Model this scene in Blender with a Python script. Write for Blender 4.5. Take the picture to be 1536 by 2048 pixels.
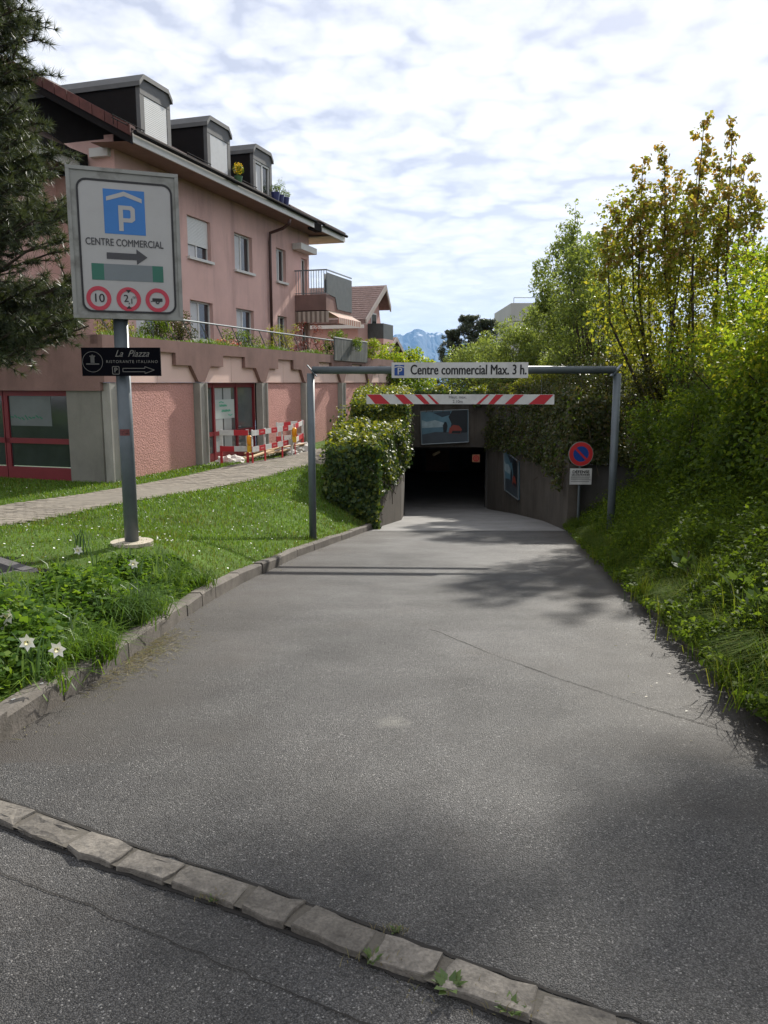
import bpy, bmesh, math, random
import numpy as np
from mathutils import Vector
for o in list(bpy.data.objects): bpy.data.objects.remove(o)
SC = bpy.context.scene
COL = SC.collection
rng = np.random.default_rng(7); random.seed(7)
R = math.radians
# ------------------------------------------------------------------ camera
F, PITCH, H = 1600., R(9.2), 1.6
cam = bpy.data.objects.new('camera', bpy.data.cameras.new('camera')); COL.objects.link(cam)
cam.location = (0, 0, H); cam.rotation_euler = (R(90) - PITCH, 0, 0)
cam.data.sensor_fit = 'HORIZONTAL'; cam.data.sensor_width = 36; cam.data.lens = 36 * F / 1536
cam.data.clip_start = .05; cam.data.clip_end = 60000
SC.camera = cam
# ------------------------------------------------------------------ light
SUN = Vector((.36, .75, .56)).normalized()
EL = math.asin(SUN.z); AZ = math.atan2(SUN.x, SUN.y)
sun = bpy.data.objects.new('sun', bpy.data.lights.new('sun', 'SUN')); COL.objects.link(sun)
sun.data.energy = 4.9; sun.data.angle = R(1.2); sun.data.color = (1, .95, .86)
sun.rotation_euler = (-SUN).to_track_quat('-Z', 'Y').to_euler()
W = bpy.data.worlds.new('World'); SC.world = W; W.use_nodes = True
W.cycles.sampling_method = 'MANUAL'; W.cycles.sample_map_resolution = 512
def world():
    nt = W.node_tree; N = nt.nodes; L = nt.links
    for n in list(N): N.remove(n)
    out = N.new('ShaderNodeOutputWorld'); bg = N.new('ShaderNodeBackground'); bg.inputs[1].default_value = .1
    sky = N.new('ShaderNodeTexSky'); sky.sky_type = 'NISHITA'; sky.sun_disc = False
    sky.sun_elevation = EL; sky.sun_rotation = AZ
    tc = N.new('ShaderNodeTexCoord'); sep = N.new('ShaderNodeSeparateXYZ'); L.new(tc.outputs['Generated'], sep.inputs[0])
    def m(op, a, b=None, c=None):
        n = N.new('ShaderNodeMath'); n.operation = op
        for i, v in enumerate((a, b, c)):
            if v is None: continue
            if hasattr(v, 'links'): L.new(v, n.inputs[i])
            else: n.inputs[i].default_value = v
        return n.outputs[0]
    zz = m('ADD', m('MAXIMUM', sep.outputs[2], 0), .13)
    cmb = N.new('ShaderNodeCombineXYZ'); L.new(m('DIVIDE', sep.outputs[0], zz), cmb.inputs[0]); L.new(m('DIVIDE', sep.outputs[1], zz), cmb.inputs[1])
    def noise(sc, det, ro, off=0):
        n = N.new('ShaderNodeTexNoise'); n.noise_dimensions = '2D'
        n.inputs['Scale'].default_value = sc; n.inputs['Detail'].default_value = det; n.inputs['Roughness'].default_value = ro
        o = N.new('ShaderNodeVectorMath'); o.operation = 'ADD'; L.new(cmb.outputs[0], o.inputs[0]); o.inputs[1].default_value = (off, off * .7, 0); L.new(o.outputs[0], n.inputs[0]); return n
    warp = noise(2.6, 3, .55, 3)
    mix = N.new('ShaderNodeVectorMath'); mix.operation = 'MULTIPLY_ADD'
    L.new(warp.outputs['Color'], mix.inputs[0]); mix.inputs[1].default_value = (.3, .3, 0); L.new(cmb.outputs[0], mix.inputs[2])
    vo = N.new('ShaderNodeTexVoronoi'); vo.voronoi_dimensions = '2D'; vo.feature = 'SMOOTH_F1'; vo.inputs['Scale'].default_value = 5.6; vo.inputs['Smoothness'].default_value = .25
    L.new(mix.outputs[0], vo.inputs[0])
    big = noise(1.1, 2, .5, 1); fine = noise(9, 6, .66, 5); vo2 = N.new('ShaderNodeTexVoronoi'); vo2.voronoi_dimensions = '2D'; vo2.feature = 'SMOOTH_F1'; vo2.inputs['Scale'].default_value = 12; vo2.inputs['Smoothness'].default_value = .25; L.new(mix.outputs[0], vo2.inputs[0])
    cell = m('SUBTRACT', 1, m('ADD', m('MULTIPLY', vo.outputs['Distance'], .62), m('MULTIPLY', vo2.outputs['Distance'], .38)))
    d = m('ADD', m('MULTIPLY', cell, 1.25), m('MULTIPLY', fine.outputs[0], .75))
    d = m('ADD', d, m('MULTIPLY', big.outputs[0], .7))
    d = m('SUBTRACT', d, .90)
    rmp = N.new('ShaderNodeValToRGB'); L.new(d, rmp.inputs[0])
    e = rmp.color_ramp.elements
    e[0].position = .12; e[0].color = (.58, .60, .70, 1)
    e[1].position = .95; e[1].color = (1.08, 1.08, 1.08, 1)
    k = e.new(.36); k.color = (.775, .79, .86, 1); k = e.new(.62); k.color = (.915, .92, .95, 1)
    # thin cloud is brighter towards the sun
    dot = N.new('ShaderNodeVectorMath'); dot.operation = 'DOT_PRODUCT'; L.new(tc.outputs['Generated'], dot.inputs[0]); dot.inputs[1].default_value = SUN
    gl = m('MULTIPLY_ADD', m('POWER', m('MAXIMUM', dot.outputs['Value'], 0), 3), 1.0, 7.9)
    low = N.new('ShaderNodeMapRange'); low.interpolation_type = 'SMOOTHSTEP'; L.new(sep.outputs[2], low.inputs[0]); low.inputs[1].default_value = 0; low.inputs[2].default_value = .30; low.inputs[3].default_value = .72; low.inputs[4].default_value = 0
    hz = N.new('ShaderNodeMix'); hz.data_type = 'RGBA'; L.new(low.outputs[0], hz.inputs['Factor']); L.new(rmp.outputs[0], hz.inputs[6]); hz.inputs[7].default_value = (.80, .82, .895, 1)
    vm = N.new('ShaderNodeVectorMath'); vm.operation = 'SCALE'; L.new(hz.outputs[2], vm.inputs[0]); L.new(gl, vm.inputs['Scale'])
    cov = N.new('ShaderNodeMapRange'); L.new(d, cov.inputs[0]); cov.inputs[1].default_value = .2; cov.inputs[2].default_value = .5; cov.inputs[3].default_value = .9; cov.inputs[4].default_value = .97
    mx = N.new('ShaderNodeMix'); mx.data_type = 'RGBA'; L.new(cov.outputs[0], mx.inputs['Factor']); L.new(sky.outputs[0], mx.inputs[6]); L.new(vm.outputs[0], mx.inputs[7])
    L.new(mx.outputs[2], bg.inputs[0]); L.new(bg.outputs[0], out.inputs[0])
world()
SC.view_settings.view_transform = 'Standard'; SC.view_settings.look = 'None'; SC.view_settings.exposure = .5; SC.view_settings.gamma = 1
SC.view_settings.use_curve_mapping = False
SC.render.engine = 'CYCLES'
SC.cycles.use_denoising = True; SC.cycles.max_bounces = 7; SC.cycles.diffuse_bounces = 3; SC.cycles.glossy_bounces = 3
SC.cycles.transparent_max_bounces = 12; SC.cycles.caustics_reflective = False; SC.cycles.caustics_refractive = False
# ------------------------------------------------------------------ pixel -> place
CP, SP = math.cos(PITCH), math.sin(PITCH)
def ray(px, py):
    a = (px - 768) / F; b = -(py - 1024) / F
    return np.array([a, CP + b * SP, -SP + b * CP])
CAM = np.array([0, 0, H])
def P(px, py, Y): r = ray(px, py); return CAM + r * (Y / r[1])
def ZP(px, py, z): r = ray(px, py); return CAM + r * ((z - H) / r[2])
def road_z(Y):
    if Y < 2.5: return 0.
    if Y < 4.5: return -.115 * (Y - 2.5) ** 2 / 4
    return -.115 * (Y - 3.5)
BO = np.array([-6.07, 17.87]); BU = np.array([.304, .953]); BU /= np.linalg.norm(BU); BN = np.array([BU[1], -BU[0]])
def FS(px, py, t):
    r = ray(px, py); k = (BN @ BO + t) / (BN @ r[:2]); q = r * k; return (q[:2] - BO) @ BU, q[2] + H
def PS(px, py, s):
    r = ray(px, py); k = (BU @ BO + s) / (BU @ r[:2]); q = r * k; return (q[:2] - BO) @ BN, q[2] + H
def BF(s, t, z): q = BO + s * BU + t * BN; return (q[0], q[1], z)
def frame(o, rx, up=(0, 0, 1)):
    o = Vector(o); rx = Vector(rx).normalized(); up = Vector(up).normalized(); nn = rx.cross(up)   # nn points towards the viewer of (right, up)
    return lambda a, b, c=0: tuple(o + rx * a + up * b + nn * c)
# ------------------------------------------------------------------ materials
def lin(*c): return tuple(((v / 255 + .055) / 1.055) ** 2.4 if v > 10 else v / 3294 for v in c)
MATS = {}
def mat(name, base, rough=.8, var=.12, vs=3., fine=0, fs=80., bump=0, bs=60., metal=0, spec=.4, dirt=0, ds=1.2, dcol=(.05, .045, .04), streak=0, ov=0):
    if name in MATS: return MATS[name]
    m = bpy.data.materials.new(name); m.use_nodes = True; nt = m.node_tree; N = nt.nodes; L = nt.links
    b = N['Principled BSDF']; b.inputs['Roughness'].default_value = rough; b.inputs['Metallic'].default_value = metal; b.inputs['Specular IOR Level'].default_value = spec
    geo = N.new('ShaderNodeNewGeometry')
    def noise(sc, det=4, vec=None):
        n = N.new('ShaderNodeTexNoise'); n.inputs['Scale'].default_value = sc; n.inputs['Detail'].default_value = det; n.inputs['Roughness'].default_value = .6
        L.new(vec or geo.outputs['Position'], n.inputs[0]); return n.outputs[0]
    def mapr(v, a, b_, c, d):
        r = N.new('ShaderNodeMapRange'); L.new(v, r.inputs[0])
        for i, x in enumerate((a, b_, c, d)): r.inputs[i + 1].default_value = x
        return r.outputs[0]
    f = mapr(noise(vs), .3, .7, 1 - var, 1 + var)
    if ov:
        oi = N.new('ShaderNodeObjectInfo'); mm = N.new('ShaderNodeMath'); mm.operation = 'MULTIPLY'; L.new(f, mm.inputs[0]); L.new(mapr(oi.outputs['Random'], 0, 1, 1 - ov, 1 + ov), mm.inputs[1]); f = mm.outputs[0]
    if fine:
        mm = N.new('ShaderNodeMath'); mm.operation = 'MULTIPLY'; L.new(f, mm.inputs[0]); L.new(mapr(noise(fs, 3), .25, .75, 1 - fine, 1 + fine), mm.inputs[1]); f = mm.outputs[0]
    vm = N.new('ShaderNodeVectorMath'); vm.operation = 'SCALE'; vm.inputs[0].default_value = base; L.new(f, vm.inputs['Scale'])
    colr = vm.outputs[0]
    if dirt:
        vec = None
        if streak:
            vmm = N.new('ShaderNodeVectorMath'); vmm.operation = 'MULTIPLY'; L.new(geo.outputs['Position'], vmm.inputs[0]); vmm.inputs[1].default_value = (1, 1, streak); vec = vmm.outputs[0]
        mx = N.new('ShaderNodeMix'); mx.data_type = 'RGBA'; L.new(mapr(noise(ds, 5, vec), .48, .72, 0, dirt), mx.inputs['Factor']); L.new(colr, mx.inputs[6]); mx.inputs[7].default_value = (*dcol, 1)
        colr = mx.outputs[2]
    L.new(colr, b.inputs['Base Color'])
    if bump:
        bp = N.new('ShaderNodeBump'); bp.inputs['Strength'].default_value = 1; bp.inputs['Distance'].default_value = bump; L.new(noise(bs, 3), bp.inputs['Height']); L.new(bp.outputs[0], b.inputs['Normal'])
    MATS[name] = m; return m
def asphalt(name, base, speck=.7):
    m = bpy.data.materials.new(name); m.use_nodes = True; nt = m.node_tree; N = nt.nodes; L = nt.links; b = N['Principled BSDF']
    geo = N.new('ShaderNodeNewGeometry'); pos = geo.outputs['Position']
    def noise(sc, det=4, ro=.6):
        n = N.new('ShaderNodeTexNoise'); n.inputs['Scale'].default_value = sc; n.inputs['Detail'].default_value = det; n.inputs['Roughness'].default_value = ro; L.new(pos, n.inputs[0]); return n.outputs[0]
    def mapr(v, a, b_, c, d):
        r = N.new('ShaderNodeMapRange'); L.new(v, r.inputs[0])
        for i, x in enumerate((a, b_, c, d)): r.inputs[i + 1].default_value = x
        return r.outputs[0]
    def mul(a, b_):
        mm = N.new('ShaderNodeMath'); mm.operation = 'MULTIPLY'; L.new(a, mm.inputs[0]); L.new(b_, mm.inputs[1]); return mm.outputs[0]
    f = mul(mapr(noise(.5, 6), .32, .68, .55, 1.4), mapr(noise(3.5, 4), .3, .7, .86, 1.14))
    vo = N.new('ShaderNodeTexVoronoi'); vo.inputs['Scale'].default_value = 205; L.new(pos, vo.inputs[0])
    wn = N.new('ShaderNodeTexWhiteNoise'); L.new(vo.outputs['Color'], wn.inputs[0])
    f = mul(f, mapr(wn.outputs['Value'], 0, 1, 1 - speck, 1 + speck))
    f = mul(f, mapr(vo.outputs['Distance'], .1, .7, 1.3, .45))
    st = N.new('ShaderNodeMath'); st.operation = 'GREATER_THAN'; L.new(wn.outputs['Value'], st.inputs[0]); st.inputs[1].default_value = .972
    vm = N.new('ShaderNodeVectorMath'); vm.operation = 'SCALE'; vm.inputs[0].default_value = base; L.new(f, vm.inputs['Scale'])
    mx = N.new('ShaderNodeMix'); mx.data_type = 'RGBA'; L.new(mul(st.outputs[0], mapr(noise(2), .4, .6, .3, 1)), mx.inputs['Factor']); L.new(vm.outputs[0], mx.inputs[6]); mx.inputs[7].default_value = (.27, .26, .245, 1)
    # dry brown edge stains
    mx2 = N.new('ShaderNodeMix'); mx2.data_type = 'RGBA'; L.new(mapr(noise(1.1, 6), .55, .8, 0, .55), mx2.inputs['Factor']); L.new(mx.outputs[2], mx2.inputs[6]); mx2.inputs[7].default_value = (.052, .042, .034, 1)
    res = mx2.outputs[2]
    if name == 'asphalt':
        an = N.new('ShaderNodeAttribute'); an.attribute_name = 'edge'; ad = N.new('ShaderNodeMath'); ad.operation = 'MULTIPLY_ADD'; L.new(noise(1.6, 5), ad.inputs[0]); ad.inputs[1].default_value = -1.6; L.new(an.outputs['Fac'], ad.inputs[2])
        mx3 = N.new('ShaderNodeMix'); mx3.data_type = 'RGBA'; L.new(mapr(ad.outputs[0], -.9, .35, .8, 0), mx3.inputs['Factor']); L.new(res, mx3.inputs[6]); mx3.inputs[7].default_value = (.05, .041, .033, 1)
        q = ZP(785, 1447, -.05); vd = N.new('ShaderNodeVectorMath'); vd.operation = 'DISTANCE'; L.new(pos, vd.inputs[0]); vd.inputs[1].default_value = tuple(q); ad2 = N.new('ShaderNodeMath'); ad2.operation = 'MULTIPLY_ADD'; L.new(noise(22, 4), ad2.inputs[0]); ad2.inputs[1].default_value = .16; L.new(vd.outputs['Value'], ad2.inputs[2])
        mx4 = N.new('ShaderNodeMix'); mx4.data_type = 'RGBA'; L.new(mapr(ad2.outputs[0], .06, .19, .6, 0), mx4.inputs['Factor']); L.new(mx3.outputs[2], mx4.inputs[6]); mx4.inputs[7].default_value = (.26, .25, .22, 1); res = mx4.outputs[2]
    mx5 = N.new('ShaderNodeMix'); mx5.data_type = 'RGBA'; L.new(mapr(noise(2.3, 3), .66, .74, 0, .5), mx5.inputs['Factor']); L.new(res, mx5.inputs[6]); mx5.inputs[7].default_value = (.035, .033, .032, 1); res = mx5.outputs[2]
    L.new(res, b.inputs['Base Color'])
    L.new(mapr(noise(1.3, 4), .3, .7, .52, .74), b.inputs['Roughness']); b.inputs['Specular IOR Level'].default_value = .45
    bp = N.new('ShaderNodeBump'); bp.inputs['Distance'].default_value = .006; bp.inputs['Strength'].default_value = .9
    inv = mapr(vo.outputs['Distance'], 0, .8, 1, 0); L.new(inv, bp.inputs['Height']); L.new(bp.outputs[0], b.inputs['Normal'])
    MATS[name] = m; return m
def leafmat(name, cols, trans=.45, gloss=.25, tboost=1.5, rough=.45):
    if name in MATS: return MATS[name]
    m = bpy.data.materials.new(name); m.use_nodes = True; nt = m.node_tree; N = nt.nodes; L = nt.links; b = N['Principled BSDF']
    geo = N.new('ShaderNodeNewGeometry'); r = N.new('ShaderNodeValToRGB'); L.new(geo.outputs['Random Per Island'], r.inputs[0])
    e = r.color_ramp.elements
    for i, c in enumerate(cols):
        p = i / max(1, len(cols) - 1)
        if i == 0: e[0].position = 0; e[0].color = (*c, 1)
        elif i == len(cols) - 1: e[-1].position = 1; e[-1].color = (*c, 1)
        else: k = e.new(p); k.color = (*c, 1)
    L.new(r.outputs[0], b.inputs['Base Color']); b.inputs['Roughness'].default_value = rough; b.inputs['Specular IOR Level'].default_value = gloss
    tr = N.new('ShaderNodeBsdfTranslucent'); g = N.new('ShaderNodeVectorMath'); g.operation = 'MULTIPLY'; L.new(r.outputs[0], g.inputs[0]); g.inputs[1].default_value = (1.25 * tboost, 1.15 * tboost, .5 * tboost)
    L.new(g.outputs[0], tr.inputs[0])
    mx = N.new('ShaderNodeMixShader'); mx.inputs[0].default_value = trans; L.new(b.outputs[0], mx.inputs[1]); L.new(tr.outputs[0], mx.inputs[2])
    L.new(mx.outputs[0], N['Material Output'].inputs[0]); MATS[name] = m; return m
ASPH = asphalt('asphalt', (.086, .083, .080)); STREET = asphalt('street_asphalt', (.084, .081, .078))
RAMP = mat('ramp_concrete', (.20, .195, .19), .75, .14, 1.2, .12, 60, .002, 90, dirt=.3, ds=2)
KERB = mat('kerb_concrete', (.13, .115, .10), .9, .2, 6, .25, 70, .004, 60, dirt=.6, ds=5, dcol=(.05, .045, .035), ov=.15)
SETT = mat('sett_stone', (.135, .122, .105), .9, .3, 14, .35, 90, .006, 40, dirt=.5, ds=12, ov=.25)
MORT = mat('mortar', (.10, .09, .075), .95, .2, 12, .2, 120, .003, 80, dirt=.5, ds=6)
CRACK = mat('crack_dark', (.022, .02, .018), .95)
SOIL = mat('soil', (.06, .045, .03), 1, .3, 8, .3, 40, .02, 30)
LAWN = mat('lawn_green', (.075, .125, .025), .95, .4, 1.6, .35, 60, .01, 90, spec=.1)
BANK = mat('bank_earth', (.035, .045, .015), 1, .3, 3, .3, 40, .02, 40, spec=.1)
PAVER = mat('paver', (.21, .185, .15), .9, .16, 2.5, .2, 40, .003, 60, dirt=.3, ds=3)
PINK = mat('roughcast_pink', (.60, .325, .285), .95, .07, .7, .14, 30, .05, 24, spec=.15, dirt=.15, ds=1.0, dcol=(.2, .1, .07))
PINKUP = mat('render_pink', (.65, .43, .385), .95, .07, .8, .06, 40, .006, 60, spec=.15, dirt=.55, ds=1.1, dcol=(.31, .20, .185), streak=.18)
PEACH = mat('panel_peach', (.76, .56, .49), .85, .04, 1, .03, 60, .001, 90, spec=.2)
BROWN = mat('parapet_brown', (.235, .148, .13), .92, .12, 1.5, .08, 40, .003, 60, spec=.2, dirt=.4, ds=1.6, dcol=(.09, .06, .05), streak=.3)
CONC = mat('concrete', (.33, .32, .29), .85, .1, 2, .08, 60, .002, 70, dirt=.35, ds=2.5, dcol=(.12, .11, .1), streak=.25)
REDF = mat('red_frame', (.17, .018, .024), .45, .08, 3)
WHITE = mat('white_paint', (.74, .74, .72), .5, .04, 3)
FASC = mat('fascia_white', (.62, .61, .58), .6, .05, 2)
BLIND = mat('blind_slat', (.72, .72, .70), .5, .02, 3)
FRAMEW = mat('window_frame', (.62, .62, .60), .45, .03, 3)
GLASS = mat('glass_dark', (.02, .024, .028), .06, .05, 1, spec=.9)
CURT = mat('curtain', (.55, .56, .57), .8, .05, 6)
GREYM = mat('sheet_metal', (.10, .10, .10), .6, .15, 3, dirt=.35, ds=2)
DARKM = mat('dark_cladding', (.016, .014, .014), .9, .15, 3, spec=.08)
PIPE = mat('brown_pipe', (.07, .035, .03), .45, .1, 4)
TILE = mat('red_tile', (.10, .036, .03), .8, .25, 5, .15, 60, .004, 60, ov=.2)
TILED = mat('dark_tile', (.07, .045, .04), .85, .25, 5, .15, 60, .01, 30)
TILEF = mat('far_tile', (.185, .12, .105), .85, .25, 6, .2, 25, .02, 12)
GALV = mat('galvanised', (.20, .225, .235), .42, .15, 6, .06, 60, metal=.35, spec=.5)
GALVD = mat('painted_post', (.10, .12, .133), .45, .12, 5, .06, 60, metal=.2, spec=.5)
SIGNW = mat('sign_white', (.37, .37, .36), .45, .05, 4, dirt=.22, ds=3, dcol=(.3, .29, .27))
SIGNF = mat('sign_frame', (.25, .255, .235), .5, .1, 4, dirt=.7, ds=6, dcol=(.09, .085, .07))
BLACK = mat('black_print', (.012, .012, .013), .5, .05, 4)
DGREY = mat('grey_print', (.05, .05, .055), .5, .05, 4)
BLUE = mat('blue_print', (.03, .155, .42), .45, .05, 4)
BLUEN = mat('navy_print', (.012, .06, .26), .45, .05, 4)
REDP = mat('red_print', (.42, .035, .06), .45, .06, 4)
REDB = mat('red_board', (.45, .018, .03), .45, .06, 4)
GREENP = mat('green_print', (.025, .13, .09), .5, .05, 4)
GREYG = mat('greygreen_print', (.15, .175, .185), .5, .05, 4)
BOARDW = mat('white_board', (.58, .58, .57), .5, .08, 6, dirt=.2, ds=4)
BARK = mat('bark', (.05, .038, .028), .95, .3, 9, .2, 60, .01, 30)
TWIG = mat('twig', (.07, .05, .035), .95, .3, 9)
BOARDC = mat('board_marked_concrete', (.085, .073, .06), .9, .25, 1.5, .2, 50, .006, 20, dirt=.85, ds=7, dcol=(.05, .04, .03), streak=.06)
DKCONC = mat('dark_concrete', (.08, .075, .07), .9, .2, 2, dirt=.5, ds=3, streak=.1)
GOLD = mat('gold_print', (.42, .37, .27), .5)
ORANGE = mat('amber_plastic', (.85, .33, .01), .35)
WOOD = mat('timber', (.55, .40, .24), .8, .15, 8)
TARP = mat('rubble_sack', (.60, .58, .54), .8, .1, 9, bump=.01, bs=18)
NAVYPOT = mat('navy_pot', (.03, .035, .12), .35)
AWN = mat('awning_cloth', (.50, .43, .36), .85); AWNR = mat('awning_red', (.30, .10, .07), .85)
# ------------------------------------------------------------------ mesh helpers
class MB:
    def __init__(s): s.v = []; s.f = []
    def add(s, vs, fs):
        k = len(s.v); s.v += [tuple(float(q) for q in v) for v in vs]; s.f += [tuple(i + k for i in f) for f in fs]; return s
    def box(s, a0, a1, b0, b1, c0, c1, fr=lambda a, b, c: (a, b, c)):
        vs = [fr(a, b, c) for c in (c0, c1) for b in (b0, b1) for a in (a0, a1)]
        return s.add(vs, [(0, 2, 3, 1), (4, 5, 7, 6), (0, 1, 5, 4), (2, 6, 7, 3), (0, 4, 6, 2), (1, 3, 7, 5)])
    def prism(s, pts, c0, c1, fr):      # pts in (a, b); extruded along c
        n = len(pts); vs = [fr(a, b, c0) for a, b in pts] + [fr(a, b, c1) for a, b in pts]
        return s.add(vs, [tuple(range(n))[::-1], tuple(range(n, 2 * n))] + [(i, (i + 1) % n, n + (i + 1) % n, n + i) for i in range(n)])
    def poly(s, pts, fr, c=0): return s.add([fr(a, b, c) for a, b in pts], [tuple(range(len(pts)))])
    def tube(s, path, r, n=10, cap=True):
        path = [Vector(p) for p in path]; rs = r if hasattr(r, '__len__') else [r] * len(path)
        ring = []; ref = None
        for i, p in enumerate(path):
            d = (path[min(i + 1, len(path) - 1)] - path[max(i - 1, 0)]).normalized()
            if ref is None: ref = Vector((1, 0, 0)) if abs(d.x) < .8 else Vector((0, 1, 0))
            a = (ref - d * ref.dot(d)).normalized(); ref = a; b = d.cross(a)
            ring.append([p + (a * math.cos(2 * math.pi * j / n) + b * math.sin(2 * math.pi * j / n)) * rs[i] for j in range(n)])
        vs = [q for rg in ring for q in rg]; fs = []
        for i in range(len(path) - 1):
            for j in range(n): fs.append((i * n + j, i * n + (j + 1) % n, (i + 1) * n + (j + 1) % n, (i + 1) * n + j))
        if cap: fs += [tuple(range(n))[::-1], tuple(range((len(path) - 1) * n, len(path) * n))]
        return s.add(vs, fs)
    def build(s, name, m, parent=None, **kw): return obj(name, mesh_from(name, s.v, s.f), m, parent, **kw)
def mesh_from(name, v, f):
    me = bpy.data.meshes.new(name); me.from_pydata(v, [], f)
    bm = bmesh.new(); bm.from_mesh(me); bmesh.ops.recalc_face_normals(bm, faces=bm.faces); bm.to_mesh(me); bm.free(); return me
def wloc(o):
    p = Vector(o.location)
    while o.parent: o = o.parent; p += Vector(o.location)
    return p
def obj(name, me, m, parent=None, smooth=False, label=None, cat=None, group=None, kind=None, origin=None):
    n = len(me.vertices); a = np.empty(n * 3, np.float32); me.vertices.foreach_get('co', a); a = a.reshape(-1, 3)
    if origin is None: origin = ((a[:, 0].min() + a[:, 0].max()) / 2, (a[:, 1].min() + a[:, 1].max()) / 2, a[:, 2].min())
    a = a - np.array(origin, np.float32); me.vertices.foreach_set('co', a.ravel()); me.update()
    if m: me.materials.append(m)
    if smooth: me.polygons.foreach_set('use_smooth', [True] * len(me.polygons))
    o = bpy.data.objects.new(name, me); COL.objects.link(o); o.location = origin
    if parent: o.location = Vector(origin) - wloc(parent); o.parent = parent
    tag(o, label, cat, group, kind); return o
def tag(o, label=None, cat=None, group=None, kind=None):
    for k, v in (('label', label), ('category', cat), ('group', group), ('kind', kind)):
        if v: o[k] = v
    return o
def T(name, label, cat, loc, group=None, kind=None):
    o = bpy.data.objects.new(name, None); COL.objects.link(o); o.location = tuple(float(q) for q in loc); o.empty_display_size = .1
    return tag(o, label, cat, group, kind)
def np_mesh(name, V, K, smooth=False):       # V (N,K,3): N islands of one K-gon each
    N = V.shape[0]; me = bpy.data.meshes.new(name)
    if K == 5:          # grass blade: quad below, triangle above
        me.vertices.add(N * 5); me.vertices.foreach_set('co', V.astype(np.float32).ravel()); me.loops.add(N * 7)
        me.loops.foreach_set('vertex_index', (np.arange(N)[:, None] * 5 + np.array([0, 1, 2, 4, 4, 2, 3])).astype(np.int32).ravel()); me.polygons.add(N * 2)
        me.polygons.foreach_set('loop_start', (np.arange(N)[:, None] * 7 + np.array([0, 4])).astype(np.int32).ravel()); me.update(calc_edges=True); return me
    me.vertices.add(N * K); me.vertices.foreach_set('co', V.astype(np.float32).ravel())
    me.loops.add(N * K); me.loops.foreach_set('vertex_index', np.arange(N * K, dtype=np.int32))
    me.polygons.add(N); me.polygons.foreach_set('loop_start', np.arange(0, N * K, K, dtype=np.int32))
    me.update(calc_edges=True); return me
def unit(a): return a / (np.linalg.norm(a, axis=-1, keepdims=True) + 1e-9)
def leaf_quads(c, axis, nrm, ln, wd, fold=.18):
    n = len(c); axis = unit(axis); side = unit(np.cross(axis, nrm)); up = np.cross(side, axis)
    ln = np.broadcast_to(ln, (n,))[:, None]; wd = np.broadcast_to(wd, (n,))[:, None]
    V = np.empty((n, 4, 3)); V[:, 0] = c - axis * ln * .5
    V[:, 1] = c + side * wd * .5 + up * ln * fold - axis * ln * .08; V[:, 2] = c + axis * ln * .5; V[:, 3] = c - side * wd * .5 + up * ln * fold - axis * ln * .08
    return V
def blades(c, h, w, lean, curl=.5, dirs=None):   # curved grass blades, 5-gon-ish: two quads joined as one 5-vertex polygon
    n = len(c); a = rng.uniform(0, 2 * np.pi, n) if dirs is None else dirs
    d = np.stack([np.cos(a), np.sin(a), np.zeros(n)], 1); s = np.stack([-np.sin(a), np.cos(a), np.zeros(n)], 1)
    h = np.broadcast_to(h, (n,))[:, None]; w = np.broadcast_to(w, (n,))[:, None]; lean = np.broadcast_to(lean, (n,))[:, None]
    up = np.array([0, 0, 1.]); mid = c + up * h * .62 + d * h * lean * .35; tip = c + up * h * (1 - .35 * lean * curl) + d * h * lean
    V = np.empty((n, 5, 3)); V[:, 0] = c - s * w * .5; V[:, 1] = c + s * w * .5; V[:, 2] = mid + s * w * .42; V[:, 3] = tip; V[:, 4] = mid - s * w * .42
    return V
def rnd_dir(n): return unit(rng.normal(size=(n, 3)))
def in_ellipsoid(n, c, r, shell=.35):
    d = rnd_dir(n); q = rng.uniform(shell ** 3, 1, n) ** (1 / 3); return np.array(c) + d * q[:, None] * np.array(r), d
def ground_strip(name, A, B, nz, m, parent=None, **kw):
    mb = MB(); n = len(A); mb.add(list(A) + list(B), [(i, i + 1, n + i + 1, n + i) for i in range(n - 1)]); return mb.build(name, m, parent, **kw)
def text(body, size, m, parent, fr, x=0, y=0, c=.003, align='CENTER', bold=0, xs=1, shear=0, name='lettering', sp=1, fit=0):
    cu = bpy.data.curves.new('t', 'FONT'); cu.body = body; cu.size = size; cu.align_x = align; cu.align_y = 'CENTER';  cu.shear = shear; cu.space_character = sp; cu.resolution_u = 4
    o = bpy.data.objects.new('t', cu); COL.objects.link(o); dg = bpy.context.evaluated_depsgraph_get(); dg.update()
    me = bpy.data.meshes.new_from_object(o.evaluated_get(dg)); bpy.data.objects.remove(o); bpy.data.curves.remove(cu)
    co = np.empty(len(me.vertices) * 3); me.vertices.foreach_get('co', co); co = co.reshape(-1, 3); fs = [tuple(q.vertices) for q in me.polygons]; bpy.data.meshes.remove(me)
    if fit: xs = fit / (co[:, 0].max() - co[:, 0].min())
    mb = MB()
    for k, (dx, dy) in enumerate(((0, 0), (bold, 0), (-bold, 0), (0, bold * .6), (0, -bold * .6)) if bold else ((0, 0),)): mb.add([fr(x + a * xs + dx, y + b + dy, c + k * .0004) for a, b, _ in co], fs)
    me = bpy.data.meshes.new(name); me.from_pydata(mb.v, [], mb.f); return obj(name, me, m, parent)
def disc(r, n=32, cx=0, cy=0): return [(cx + r * math.cos(2 * math.pi * i / n), cy + r * math.sin(2 * math.pi * i / n)) for i in range(n)]
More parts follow.
